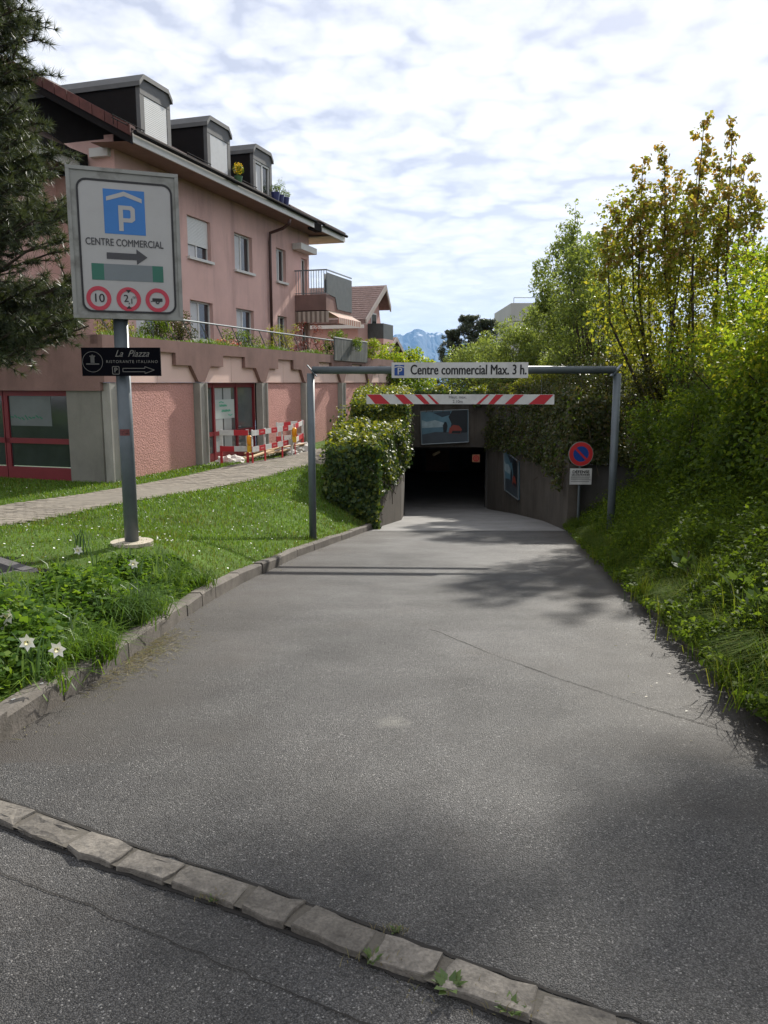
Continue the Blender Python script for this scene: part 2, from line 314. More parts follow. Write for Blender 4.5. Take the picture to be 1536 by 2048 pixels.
def rrect(w, h, r, n=6):
    o = []
    for cx, cy, a0 in ((w / 2 - r, h / 2 - r, 0), (-w / 2 + r, h / 2 - r, 90), (-w / 2 + r, -h / 2 + r, 180), (w / 2 - r, -h / 2 + r, 270)):
        for i in range(n + 1): o.append((cx + r * math.cos(R(a0 + 90 * i / n)), cy + r * math.sin(R(a0 + 90 * i / n))))
    return o
def ringmesh(mb, o, i, fr, c0, c1):      # flat ring with thickness between outlines o and i
    n = len(o); vs = [fr(*p, c1) for p in o] + [fr(*p, c1) for p in i] + [fr(*p, c0) for p in o] + [fr(*p, c0) for p in i]; fs = []
    for k in range(n):
        j = (k + 1) % n; fs += [(k, j, n + j, n + k), (k, 2 * n + k, 2 * n + j, j), (n + k, n + j, 3 * n + j, 3 * n + k)]
    return mb.add(vs, fs)
def stroke(mb, pts, w, fr, c):
    for (a, b), (d, e) in zip(pts[:-1], pts[1:]):
        L_ = math.hypot(d - a, e - b) or 1e-6; nx, ny = -(e - b) / L_ * w / 2, (d - a) / L_ * w / 2; mb.poly([(a + nx, b + ny), (a - nx, b - ny), (d - nx, e - ny), (d + nx, e + ny)], fr, c)
    return mb
def interp(tab):
    ys = [p[1] for p in tab]; xs = [p[0] for p in tab]; return lambda Y: float(np.interp(Y, ys, xs))
# ================================================================== GROUND
kL = interp([(-6., 2.95), (-3.2, 3.02), (-2.2, 3.1), (-1.86, 3.25), (-1.74, 3.5), (-1.66, 4.4), (-1.65, 5.6), (-1.65, 6.8), (-1.6, 8.06), (-1.48, 9.3), (-1.25, 11.5), (-.92, 13.4), (-.2, 17.6), (.46, 20.9), (.62, 24), (.65, 27.8)])
kR = interp([(6., .2), (3.2, 1.0), (2.2, 1.8), (1.85, 2.7), (1.8, 3.5), (1.88, 4.13), (2.05, 5.08), (2.18, 5.89), (2.41, 7.46), (2.69, 9.3), (3.03, 11.5), (3.89, 16.76), (4.14, 20.4), (4.02, 24.2), (3.62, 27.8)])
strip_up = [(-8., 4.6), (-4., 3.75), (-2.6, 3.33), (-1.49, 2.89), (-.91, 2.58), (-.49, 2.385), (-.16, 2.21), (.22, 2.0), (.63, 1.79), (1.3, 1.46), (2.4, .98), (8., -1)]
stripY = lambda x: float(np.interp(x, [p[0] for p in strip_up], [p[1] for p in strip_up]))
def driveway():
    mb = MB(); NU, NV = 24, 70; y1 = 16.76
    for j in range(NV + 1):
        v = (j / NV) ** 1.25
        for i in range(NU + 1):
            w = i / NU; x = -1 + 3 * w; Y = 3
            for _ in range(12): Y = stripY(x) * (1 - v) + y1 * v; x = .5 * x + .5 * (kL(Y) - .06 + (kR(Y) - kL(Y) + .12) * w)
            mb.v.append((x, Y, road_z(Y)))
    for j in range(NV):
        for i in range(NU): k = j * (NU + 1) + i; mb.f.append((k, k + 1, k + NU + 2, k + NU + 1))
    dr = mb.build('driveway', ASPH, kind='structure'); at = dr.data.attributes.new('edge', 'FLOAT', 'POINT')
    at.data.foreach_set('value', [float(min(i, NU - i) / NU * (kR(mb.v[j * (NU + 1) + i][1]) - kL(mb.v[j * (NU + 1) + i][1])) if mb.v[j * (NU + 1) + i][1] > 3.2 else 2) for j in range(NV + 1) for i in range(NU + 1)])
    mb = MB(); ys = np.linspace(16.76, 46, 40)
    gz = lambda Y: road_z(Y) if Y < 27.8 else road_z(27.8) - .03 * (Y - 27.8)
    A = [(kL(min(Y, 27.8)) - (.1 if Y < 27.8 else .6), Y, gz(Y) + .002) for Y in ys]; B = [(kR(min(Y, 27.8)) + (.1 if Y < 27.8 else 2.2), Y, gz(Y) + .002) for Y in ys]
    ground_strip('ramp', A, B, 0, RAMP, kind='structure')
driveway()
mb = MB(); xs = [-60., -30., -14.] + [p[0] for p in strip_up] + [20., 60.]
mb.add([(x, (stripY(x) if x > -8.1 else stripY(-8) + (-8 - x) * .22) - .07, -.012) for x in xs] + [(x, -40, -.012) for x in xs], [(i, i + 1, len(xs) + i + 1, len(xs) + i) for i in range(len(xs) - 1)])
mb.build('street', STREET, kind='structure')
# far ground sheet falling to the lake, lake, mountains
def far_ground():
    ys = [-120, -40, 0, 27, 60, 120, 250, 500, 900, 1500, 2200]; zs = [-4.5, -4.5, -4.5, -4.6, -5, -8, -18, -45, -85, -128, -160]; xs = [-9000, -3000, -900, -300, -90, 0, 90, 300, 900, 3000, 9000]
    mb = MB()
    for y, z in zip(ys, zs):
        for x in xs: mb.v.append((x, y, z))
    n = len(xs)
    for j in range(len(ys) - 1):
        for i in range(n - 1): mb.f.append((j * n + i, j * n + i + 1, j * n + n + i + 1, j * n + n + i))
    mb.build('ground', mat('far_ground', (.05, .075, .03), .95, .4, .03), kind='structure')
    mb = MB(); mb.add([(-16000, 1500, -130), (16000, 1500, -130), (16000, 18900, -130), (-16000, 18900, -130)], [(0, 1, 2, 3)])
    mb.build('lake', mat('lake_water', (.03, .07, .11), .15, .1, .001, spec=.5), kind='structure')
far_ground()
def mountains():
    D = 14500.
    prof = [(-200, 735), (300, 722), (560, 712), (690, 700), (745, 690), (775, 678), (792, 670), (806, 671), (820, 664), (828, 659), (836, 657), (845, 660), (852, 664), (860, 667), (868, 666), (876, 665), (885, 667), (897, 671), (915, 682), (950, 694), (1000, 702), (1100, 710), (1300, 716), (1700, 728)]
    px = np.arange(-200, 1701, 4.); py = np.interp(px, [p[0] for p in prof], [p[1] for p in prof]) + rng.normal(0, .9, len(px)) + np.sin(px * .37) * .8
    NV = 26; mb = MB()
    for j in range(NV + 1):
        v = j / NV
        for i, (a, b) in enumerate(zip(px, py)):
            q = P(a, b, D); hgt = (q[2] + 130) * (1 - v); Y = D - v * 3600; rough = 55 * math.sin(a * .21 + v * 9) * math.sin(v * math.pi) + rng.normal(0, 26) * math.sin(v * math.pi)
            mb.v.append((q[0] + rng.normal(0, 12) * (0 < j < NV), Y + rough, hgt * (1 - .25 * math.sin(v * math.pi)) - 130 + rough * .8 - (5 if j == NV else 0)))
    n = len(px)
    for j in range(NV):
        for i in range(n - 1): mb.f.append((j * n + i, j * n + i + 1, j * n + n + i + 1, j * n + n + i))
    k = len(mb.v)          # back slope so that the range is a solid ridge
    for a, b in zip(px, py): q = P(a, b, D); mb.v.append((q[0], D + 2500, -135))
    for i in range(n - 1): mb.f.append((i + 1, i, k + i, k + i + 1))
    m = mat('mountain_rock_hazed', (.05, .075, .11), .95, .3, .002); nt = m.node_tree; N = nt.nodes; L = nt.links; b = N['Principled BSDF']  # rock colour shifted to blue, with some distance haze put into it
    geo = N.new('ShaderNodeNewGeometry'); sp = N.new('ShaderNodeSeparateXYZ'); L.new(geo.outputs['Position'], sp.inputs[0])
    no = N.new('ShaderNodeTexNoise'); no.inputs['Scale'].default_value = .006; no.inputs['Detail'].default_value = 6; L.new(geo.outputs['Position'], no.inputs[0])
    ad = N.new('ShaderNodeMath'); ad.operation = 'MULTIPLY_ADD'; L.new(no.outputs[0], ad.inputs[0]); ad.inputs[1].default_value = 900; L.new(sp.outputs[2], ad.inputs[2])
    mr = N.new('ShaderNodeMapRange'); L.new(ad.outputs[0], mr.inputs[0]); mr.inputs[1].default_value = 1330; mr.inputs[2].default_value = 1470
    mx = N.new('ShaderNodeMix'); mx.data_type = 'RGBA'; L.new(mr.outputs[0], mx.inputs['Factor']); old = b.inputs['Base Color'].links[0].from_socket; L.new(old, mx.inputs[6]); mx.inputs[7].default_value = (.8, .82, .85, 1); L.new(mx.outputs[2], b.inputs['Base Color'])
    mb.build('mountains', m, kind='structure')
mountains()
# ---------------------------------------------------------- lawn height field
POLE = P(264, 1088, 7.6); GL = P(626, 1076, 13.0); GR = P(1220, 1072, 12.6)
ctrl = []
for Y in np.arange(3.2, 20, .8): ctrl.append((kL(Y) - .12, Y, road_z(Y) + .105))
for s_ in np.arange(-16, 26, 3.):
    for t_ in (0, 2.6): ctrl.append((*BF(s_, t_, 0)[:2], -.6 if t_ == 0 else -.59 + max(0, -s_ - 3) * .02))
ctrl += [tuple(POLE), *[(POLE[0] + .28 * math.cos(a_), POLE[1] + .28 * math.sin(a_), POLE[2] - .005) for a_ in (0, 1.57, 3.14, 4.71)], tuple(GL - [0, 0, .0]), tuple(P(660, 1022, 16.3)), tuple(P(560, 1010, 14.6)), (-3.4, 6.7, .1), (-4.8, 8.6, 0.0), (-7, 10.5, -.15), (-2.6, 4.2, .17), (-3.6, 4.6, .14), (-2.5, 5.8, .1), (-12, 9, -.05), (-20, 9, 0), (-6, 5, .05), (-10, 4, .05), (-20, 3.5, .05), (-1.6, 21, -.62), (-.9, 18.8, -.95), (-.5, 25, -.55), (.2, 30, -.3)]
ctrl = np.array(ctrl)
def tps_fit(c):
    d = np.linalg.norm(c[:, None, :2] - c[None, :, :2], axis=2); K = np.where(d > 0, d * d * np.log(d + 1e-9), 0) + np.eye(len(c)) * .02
    Pm = np.c_[np.ones(len(c)), c[:, :2]]; A = np.block([[K, Pm], [Pm.T, np.zeros((3, 3))]]); w = np.linalg.solve(A, np.r_[c[:, 2], 0, 0, 0])
    def ev(x, y):
        q = np.stack([np.asarray(x, float).ravel(), np.asarray(y, float).ravel()], 1); dd = np.linalg.norm(q[:, None] - c[None, :, :2], axis=2)
        r = np.where(dd > 0, dd * dd * np.log(dd + 1e-9), 0) @ w[:-3] + w[-3] + q @ w[-2:]; return r.reshape(np.shape(x))
    return ev
lawn_z = tps_fit(ctrl)
PARK = [tuple(ZP(92, 1164, .02)[:2]), tuple(ZP(0, 1131, .02)[:2]), (-6.6, 9.6), (-14, 9.6), (-14, 5.2), (-4.2, 4.9)]
def inpoly(x, y, pg):
    x = np.asarray(x); y = np.asarray(y); r = np.zeros(x.shape, bool); n = len(pg)
    for i in range(n):
        (x0, y0), (x1, y1) = pg[i], pg[(i + 1) % n]; c = ((y0 > y) != (y1 > y)) & (x < (x1 - x0) * (y - y0) / (y1 - y0 + 1e-12) + x0); r ^= c
    return r
def bst(x, y): d = np.stack([np.asarray(x) - BO[0], np.asarray(y) - BO[1]], -1); return d @ BU, d @ BN
def lawn_ok(x, y):
    s, t = bst(x, y); k = np.interp(y, *zip(*[(Y, kL(Y)) for Y in np.arange(2.9, 28, .1)]))
    return (x < k - .05) & ~inpoly(x, y, PARK) & ~((t < .02) & (s > -.3)) & (y > np.interp(x, [p[0] for p in strip_up], [p[1] for p in strip_up]) + .3)
def path_t(s): return np.interp(s, [-9, -6, -3.5, -2, 1.5, 5, 30], [.35, 1.05, 1.3, 1.7, 1.95, 2.05, 2.05])
def lawn():
    mb = MB(); dx = .22; xs = np.r_[np.arange(-30, -8, 1.), np.arange(-8, 1.2, dx)]; ys = np.r_[np.arange(2.9, 34, dx)]
    X, Y = np.meshgrid(xs, ys); K = np.array([kL(y) - (.1 if y > 3.95 else .15) for y in ys])[:, None]; Xc = np.minimum(X, K); Zc = np.concatenate([lawn_z(Xc[i:i + 20], Y[i:i + 20]) for i in range(0, len(ys), 20)])
    n = len(xs); mb.v = [(float(a), float(b), float(c)) for a, b, c in zip(Xc.ravel(), Y.ravel(), Zc.ravel())]
    cx = (X[:-1, :-1] + X[1:, 1:]) / 2; cy = (Y[:-1, :-1] + Y[1:, 1:]) / 2; s, t = bst(cx, cy)
    ok = (X[:-1, :-1] < K[:-1]) & ~inpoly(cx, cy, PARK) & ~((t < -.5) & (s > -.0)) & (cy > np.interp(cx, [-14, -8, -4, -2.6, -2.1, 1], [6.25, 4.92, 4.07, 3.64, 3.42, 3.42]))
    for j, i in zip(*np.nonzero(ok)): mb.f.append((j * n + i, j * n + i + 1, j * n + n + i + 1, j * n + n + i))
    mb.build('lawn', LAWN, kind='structure', smooth=True)
lawn()
mb = MB(); mb.add([(x, y, .0) for x, y in PARK], [tuple(range(len(PARK)))]); mb.build('parking_area', STREET, kind='structure')
xs_ = [-60, -30, -14, -8, -4, -2.6, -1.9, -1.5]; ground_strip('pavement', [(x, stripY(x) if x > -8.1 else stripY(-8) + (-8 - x) * .22, -.006) for x in xs_], [(x, (stripY(x) if x > -8.1 else stripY(-8) + (-8 - x) * .22) + (.6 if x < -1.6 else .05), -.006) for x in xs_], 0, STREET, kind='structure')
def path():
    ss = np.arange(-9, 22, .25); root = T('path', None, None, BF(0, 2, -.6), kind='structure')
    g = lambda s, o: BF(s, float(path_t(s)) + o, 0)
    A = []; B = []
    for s in ss:
        for arr, o in ((A, -.95), (B, .95)): q = g(s, o); arr.append((q[0], q[1], float(lawn_z(q[0], q[1])) + .012))
    ground_strip('path_bed', A, B, 0, mat('path_joint', (.175, .155, .125), .95, .2, 5), root)
    V = []; q = 0
    for i, s in enumerate(np.arange(-8.5, 16, .105)):
        for k in range(9):
            o = -.95 + .21 * k + (.105 if i % 2 else 0)
            if o > .86: continue
            zj = rng.uniform(.014, .022)
            c = [g(s + a, o + b) for a, b in ((.004, .004), (.101, .004), (.101, .206), (.004, .206))]
            V.append([(x, y, float('nan') if False else zj) for x, y, _ in c])
    V = np.array(V); zz = np.concatenate([lawn_z(V[i:i + 400, :, 0], V[i:i + 400, :, 1]) for i in range(0, len(V), 400)]); V[:, :, 2] += zz
    obj('paving', np_mesh('paving', V, 4), PAVER, root, kind='stuff')
path()
# ---------------------------------------------------------- kerbs and stone row
def kerb_line(root, pts, ztop, zbot, w, lengths, m, side, name='kerb_stone'):
    pts = [Vector((p[0], p[1], 0)) for p in pts]; seg = [0]
    for a, b in zip(pts[:-1], pts[1:]): seg.append(seg[-1] + (b - a).length)
    at = lambda d: Vector((np.interp(d, seg, [p.x for p in pts]), np.interp(d, seg, [p.y for p in pts]), 0))
    d = 0; k = 0
    while d < seg[-1] - .15:
        L_ = min(lengths[k % len(lengths)], seg[-1] - d); a = at(d + .009); b = at(d + L_ - .009); t = (b - a).normalized(); nn = Vector((-t.y, t.x, 0)) * side
        j = rng.normal(0, .008, 4); mb = MB(); vs = []
        for p, e in ((a, 0), (b, 1)):
            zt = ztop(p.y, p.x) + j[e]; zb = zbot(p.y, p.x)
            o = nn * j[2] * .7
            vs += [p + o + Vector((0, 0, zb)), p + o + nn * .004 + Vector((0, 0, zt - .02)), p + o + nn * .022 + Vector((0, 0, zt)), p + o + nn * w + Vector((0, 0, zt - .003)), p + o + nn * w + Vector((0, 0, zb))]
        mb.add(vs, [(0, 1, 6, 5), (1, 2, 7, 6), (2, 3, 8, 7), (3, 4, 9, 8), (0, 4, 3, 2, 1), (5, 6, 7, 8, 9)])
        mb.build(name, m, root); d += L_; k += 1
root = T('kerb', None, None, (-1.65, 6, -.3), kind='structure')
Ys = [3.1, 3.25] + list(np.arange(3.5, 17.7, .4))
kerb_line(root, [(-14, 6.1), (-8, 4.78), (-4, 3.93), (-2.6, 3.5), (-2.1, 3.28), (-1.87, 3.2), (-1.77, 3.28)] + [(kL(y), y) for y in Ys if y > 3.45], lambda y, x: road_z(y) + .125, lambda y, x: road_z(y) - .12, .12, [.98] * 13 + [.62, .95, 1.0, .55, .5, .48, .95, 1.0, .98], KERB, 1)
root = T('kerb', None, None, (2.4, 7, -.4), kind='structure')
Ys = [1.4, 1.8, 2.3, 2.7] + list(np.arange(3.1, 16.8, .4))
kerb_line(root, [(kR(y), y) for y in Ys], lambda y, x: road_z(y) + .06, lambda y, x: road_z(y) - .12, .12, [1.0], mat('kerb_shaded', (.07, .06, .05), .95, .2, 6, .25, 70, .004, 60, dirt=.6, ds=5, dcol=(.03, .028, .02)), -1)  # dirty kerb, colour darkened as the shade of the overgrown recess
root = T('kerb', None, None, (PARK[1][0], PARK[1][1], 0), kind='structure')
kerb_line(root, [PARK[2], PARK[1], PARK[0], PARK[5]], lambda y, x: .105, lambda y, x: -.1, .12, [1.0], mat('kerb_dark', (.09, .085, .085), .9, .15, 8, .2, 70, .003, 60), -1)
def setts():
    root = T('stone_edging', None, None, (0, 2.1, 0), kind='structure')
    pts = [Vector((x, y - .066, 0)) for x, y in strip_up if -4.2 < x < 2.6]; seg = [0]
    for a, b in zip(pts[:-1], pts[1:]): seg.append(seg[-1] + (b - a).length)
    at = lambda d: Vector((np.interp(d, seg, [p.x for p in pts]), np.interp(d, seg, [p.y for p in pts]), 0))
    A = []; B = []
    for d in np.arange(0, seg[-1], .1):
        t = (at(d + .15) - at(d - .15)).normalized(); nn = Vector((-t.y, t.x, 0)); A.append(at(d) - nn * .053 + Vector((0, 0, .004))); B.append(at(d) + nn * .056 + Vector((0, 0, .004)))
    ground_strip('mortar_bed', A, B, 0, MORT, root)
    d = .05
    while d < seg[-1] - .3:
        L_ = rng.uniform(.15, .27); gap = rng.choice([.008, .012, .026, .034]); c = at(d + L_ / 2); t = (at(d + L_) - at(d)).normalized(); nn = Vector((-t.y, t.x, 0)); hw = rng.uniform(.05, .057)
        out = []
        for a, b in ((-1, -1), (-.3, -1), (.35, -1), (1, -1), (1, -.2), (1, 1), (.3, 1), (-.4, 1), (-1, 1), (-1, .2)):
            out.append((a * L_ / 2 * (1 - abs(b) * .05) + rng.normal(0, .006), b * hw + rng.normal(0, .006)))
        th = rng.uniform(.007, .013); tl = rng.normal(0, .02, 2); vs = []
        for sc, z in ((1.0, -.05), (1.0, th - .003), (.965, th), (.5, th + .002)):
            for a, b in out: vs.append(c + t * a * sc + nn * b * sc + Vector((0, 0, z + (a * tl[0] + b * tl[1] + rng.normal(0, .0022) if z > 0 else 0))))
        n = len(out); fs = [(k * n + i, k * n + (i + 1) % n, (k + 1) * n + (i + 1) % n, (k + 1) * n + i) for k in range(3) for i in range(n)] + [tuple(range(3 * n, 4 * n))]
        MB().add(vs, fs).build('sett', SETT, root); d += L_ + gap
setts()
def cracks():
    def crack(pts, w, name, m=CRACK, base='drive'):
        mb = MB(); q = []
        for a, b in zip(pts[:-1], pts[1:]):
            n = max(2, int(np.hypot(b[0] - a[0], b[1] - a[1]) / .035))
            for i in range(n): f_ = i / n; q.append((a[0] + (b[0] - a[0]) * f_ + rng.normal(0, .003), a[1] + (b[1] - a[1]) * f_ + rng.normal(0, .003)))
        z = (lambda y: road_z(y) + .0035) if base == 'drive' else (lambda y: -.0085)
        ww = np.convolve(np.abs(rng.normal(w, w * .9, len(q) + 8)), np.ones(9) / 9, 'valid') + .0006; n = len(q)
        mb.add([(x, y + k, z(y)) for (x, y), k in zip(q, ww)] + [(x, y - k, z(y)) for (x, y), k in zip(q, ww)], [(i, i + 1, n + i + 1, n + i) for i in range(n - 1)]); mb.build(name, m, kind='structure')
    crack([(.35, 5.95), (.42, 5.83), (.72, 5.08), (1.05, 4.41), (1.35, 3.92), (1.8, 3.36)], .0035, 'asphalt_seam')
    crack([(x, y - .34 + .02 * math.sin(x * 5)) for x, y in strip_up if -3 < x < 1.5], .0015, 'asphalt_seam', base='street')
    crack([(x, y + .012) for x, y in strip_up if -4 < x < 2.4], .006, 'asphalt_seam')
    crack([(x, y - .133) for x, y in strip_up if -4 < x < 2.4], .007, 'asphalt_seam', base='street')
    crack([(-.2, 16.75), (1, 16.72), (2.4, 16.76), (3.9, 16.74)], .02, 'asphalt_seam')
cracks()
# ---------------------------------------------------------- right bank, ramp walls, garage mouth
def bank_z(X, Y):
    Y = np.asarray(Y, float); X = np.asarray(X, float)
    yy = np.minimum(Y, 16.9); k = np.interp(yy, *zip(*[(y, kR(y)) for y in np.arange(.2, 28, .1)])); d = np.maximum(X - k - .1, 0)
    base = np.where(yy < 4.5, np.where(yy < 2.5, 0, -.115 * (yy - 2.5) ** 2 / 4), -.115 * (yy - 3.5)) + .08
    z1 = base + np.where(d < 1.8, .55 * d, .99 + .16 * (d - 1.8))
    z2 = -.2 + .22 * np.maximum(X - 4.2, 0) + .115 * (Y - 17)
    w = np.clip((Y - 16.95) / .15, 0, 1); return z1 * (1 - w) + np.maximum(z2, z1) * w
def bank():
    ys = np.r_[np.arange(.4, 16.9, .3), 16.93, 17.12, np.arange(17.4, 27.6, .6)]; us = np.r_[np.linspace(0, 3.2, 17), 4, 6, 9, 14, 25]
    mb = MB(); n = len(us)
    for y in ys:
        x0 = kR(y) + (.06 if y < 16.95 else .24)
        for q in us: mb.v.append((x0 + q, y, float(bank_z(x0 + q, y))))
    for j in range(len(ys) - 1):
        for i in range(n - 1): mb.f.append((j * n + i, j * n + i + 1, j * n + n + i + 1, j * n + n + i))
    mb.build('bank', BANK, kind='structure', smooth=True)
    mb = MB(); mb.add([(-.3, 28.2, .75), (30, 28.2, 1.6), (30, 62, 1.2), (-.3, 62, -.2)], [(0, 1, 2, 3)]); mb.build('garden_ground', BANK, kind='structure')
    mb = MB(); mb.add([(30, 27.7, 1.2), (4.2, 27.7, .9), (4.2, 28.3, 1.0), (30, 28.3, 1.6)], [(0, 1, 2, 3)]); mb.build('garden_ground', BANK, kind='structure')
bank()
def wall_along(name, pts, tops, bots, th, m, side, **kw):
    mb = MB(); n = len(pts); q = []
    for i, (x, y) in enumerate(pts):
        a = Vector(pts[max(i - 1, 0)]); b = Vector(pts[min(i + 1, n - 1)]); t = (b - a).normalized(); nn = Vector((-t.y, t.x)) * side
        q += [(x, y, bots[i]), (x, y, tops[i]), (x + nn.x * th, y + nn.y * th, tops[i]), (x + nn.x * th, y + nn.y * th, bots[i])]
    fs = [(0, 1, 2, 3), (4 * n - 1, 4 * n - 2, 4 * n - 3, 4 * n - 4)]
    for i in range(n - 1):
        for j in range(4): fs.append((4 * i + j, 4 * i + (j + 1) % 4, 4 * i + 4 + (j + 1) % 4, 4 * i + 4 + j))
    return mb.add(q, fs).build(name, m, **kw)
yl = [17.6, 18.6, 19.6, 20.9, 22.5, 24, 26, 27.8]
wall_along('retaining_wall', [(kL(y), y) for y in yl], [-.25, .1, .3, .45, .6, .8, 1.0, 1.1], [road_z(y) - .3 for y in yl], .25, BOARDC, 1, label='board-marked concrete ramp wall under the thick overhanging ivy block', cat='wall')
yr = [16.76, 18, 19.2, 20.4, 22.5, 24.2, 26, 27.8]
wall_along('retaining_wall', [(kR(y), y) for y in yr], [-.12, .0, .15, .35, .6, .8, 1.0, 1.1], [road_z(y) - .3 for y in yr], .25, BOARDC, -1, label='streaked concrete ramp wall carrying a framed poster', cat='wall')
mb = MB(); mb.box(4.13, 6.6, 16.95, 17.15, -2.2, -.13); mb.build('wing_wall', DKCONC, label='low dark concrete wall behind the no-parking sign', cat='wall')
def portal():
    root = T('garage_entrance', 'concrete mouth of the underground garage at the foot of the ramp', 'garage entrance', (2.3, 28, -2.8))
    zt = -.62
    mb = MB(); mb.box(.38, 4.25, 27.8, 28.15, zt, 1.12); mb.build('lintel', BOARDC, root)
    mb = MB(); mb.box(-.1, .02, 28.16, 44, -4, zt); mb.build('side_wall', DKCONC, root)
    mb = MB(); mb.box(6.1, 6.3, 28.16, 44, -4, zt); mb.build('side_wall', DKCONC, root)
    mb = MB(); mb.box(-.1, 6.3, 28.16, 44.2, zt + .003, zt + .25); mb.build('ceiling', DKCONC, root)
    mb = MB(); mb.box(-.1, 6.3, 44, 44.2, -4, zt); mb.build('back_wall', DKCONC, root)
    mb = MB(); mb.box(.02, .66, 28.16, 28.4, -4, zt); mb.build('jamb', DKCONC, root)
    mb = MB(); mb.box(3.6, 6.1, 28.16, 28.4, -4, zt); mb.build('jamb', DKCONC, root)
    mb = MB(); mb.box(.02, 6.1, 31, 31.3, zt - .35, zt); mb.build('ceiling_beam', DKCONC, root)
    a = P(872, 907, 28.6); mb = MB(); mb.tube([a + np.array([-.1, -.1, -.04]), a + np.array([.12, .1, .05])], .05, 8); mb.build('ceiling_fitting', WOOD, root)
    mb = MB(); mb.box(2.3, 3.6, 43.9, 43.99, -3.2, -1.2); mb.build('door', mat('dim_door', (.3, .12, .08), .7), root)
portal()
def no_light_sign():
    c = P(950, 915, 28.1); fr = frame((c[0], 27.79, c[2]), (1, 0, 0)); root = T('round_notice', 'small square orange notice with a round target mark in the garage mouth', 'sign', (c[0], 27.79, c[2] - .13))
    mb = MB(); mb.box(-.13, .13, -.13, .13, -.02, .0, fr); mb.build('plate', mat('orange_plate', (.42, .20, .10), .6), root)
    for r0, r1, m in ((.11, .07, REDB), (.05, .02, REDB)): mb = MB(); ringmesh(mb, disc(r0), disc(r1), fr, .001, .004); mb.build('ring', m, root)
no_light_sign()
def poster(name, label, corners, fm):
    # corners: lower-left, lower-right, upper-right, upper-left world points; frame bars + printed sheet with flat shapes
    a, b, c, d = [Vector(q) for q in corners]; root = T(name, label, 'poster', a)
    rx = (b - a).normalized(); nn = rx.cross((d - a).normalized()).normalized()
    fr = lambda u_, v_, w_=0: tuple(a * (1 - u_) * (1 - v_) + b * u_ * (1 - v_) + c * u_ * v_ + d * (1 - u_) * v_ + nn * w_)
    mb = MB(); mb.add([fr(0, 0), fr(1, 0), fr(1, 1), fr(0, 1), fr(0, 0, -.03), fr(1, 0, -.03), fr(1, 1, -.03), fr(0, 1, -.03)], [(0, 1, 2, 3), (4, 7, 6, 5), (0, 4, 5, 1), (1, 5, 6, 2), (2, 6, 7, 3), (3, 7, 4, 0)]); sheet = mb.build('sheet', mat('poster_blue', (.10, .20, .26), .35, .2, 2), root)
    e = .018
    for p0, p1 in (((0, 0), (1, 0)), ((1, 0), (1, 1)), ((1, 1), (0, 1)), ((0, 1), (0, 0))):
        mb = MB(); mb.tube([fr(*p0, .01), fr(*p1, .01)], e, 6); mb.build('frame_bar', fm, root)
    def shape(pts, m, k): mb = MB(); mb.poly(pts, fr, .002 + .0015 * k); mb.build('print', m, sheet)
    shape([(.02, .5), (.55, .5), (.5, .62), (.3, .72), (.12, .68), (.02, .74)], mat('poster_pale', (.30, .40, .44), .4, .25, 3), 1)
    shape([(.25, .95), (.45, .8), (.62, .86), (.62, .97)], mat('poster_hill', (.03, .05, .07), .4), 1)
    shape([(.02, .02), (.98, .02), (.98, .38), (.6, .34), (.3, .36), (.02, .3)], mat('poster_ground', (.06, .075, .09), .4), 1)
    shape([(.6, .3), (.98, .3), (.98, .98), (.66, .98), (.58, .8), (.64, .6)], mat('poster_dark', (.015, .02, .025), .4), 2)
    shape([(.47, .33), (.53, .33), (.56, .52), (.54, .64), (.5, .66), (.46, .55)], mat('poster_dark', (.015, .02, .025), .4), 3)
    shape([(.58, .3), (.82, .27), (.86, .4), (.8, .52), (.68, .55), (.6, .46)], mat('poster_red', (.25, .05, .035), .4), 4)
    shape([(.64, .3), (.82, .28), (.84, .36), (.66, .37)], mat('poster_dark', (.015, .02, .025), .4), 5)
Yp = 27.72
poster('car_poster', 'landscape blue poster with a red car above the garage mouth', [P(843, 889, Yp), P(937, 884, Yp), P(937, 819, Yp), P(841, 823, Yp)], GALV)
def wall_poster():
    q = []
    for px, py in ((1010, 980), (1037, 1000), (1037, 923), (1008, 900)):
        # on the right ramp wall: find Y where wall x matches the pixel column
        lo, hi = 17., 27.7
        for _ in range(50):
            m_ = (lo + hi) / 2
            if P(px, py, m_)[0] < kR(m_) - .04: lo = m_
            else: hi = m_
        q.append(P(px, py, lo))
    poster('portrait_poster', 'upright dark blue poster framed in white on the ramp side wall', [q[0], q[1], q[2], q[3]], GALV)
wall_poster()
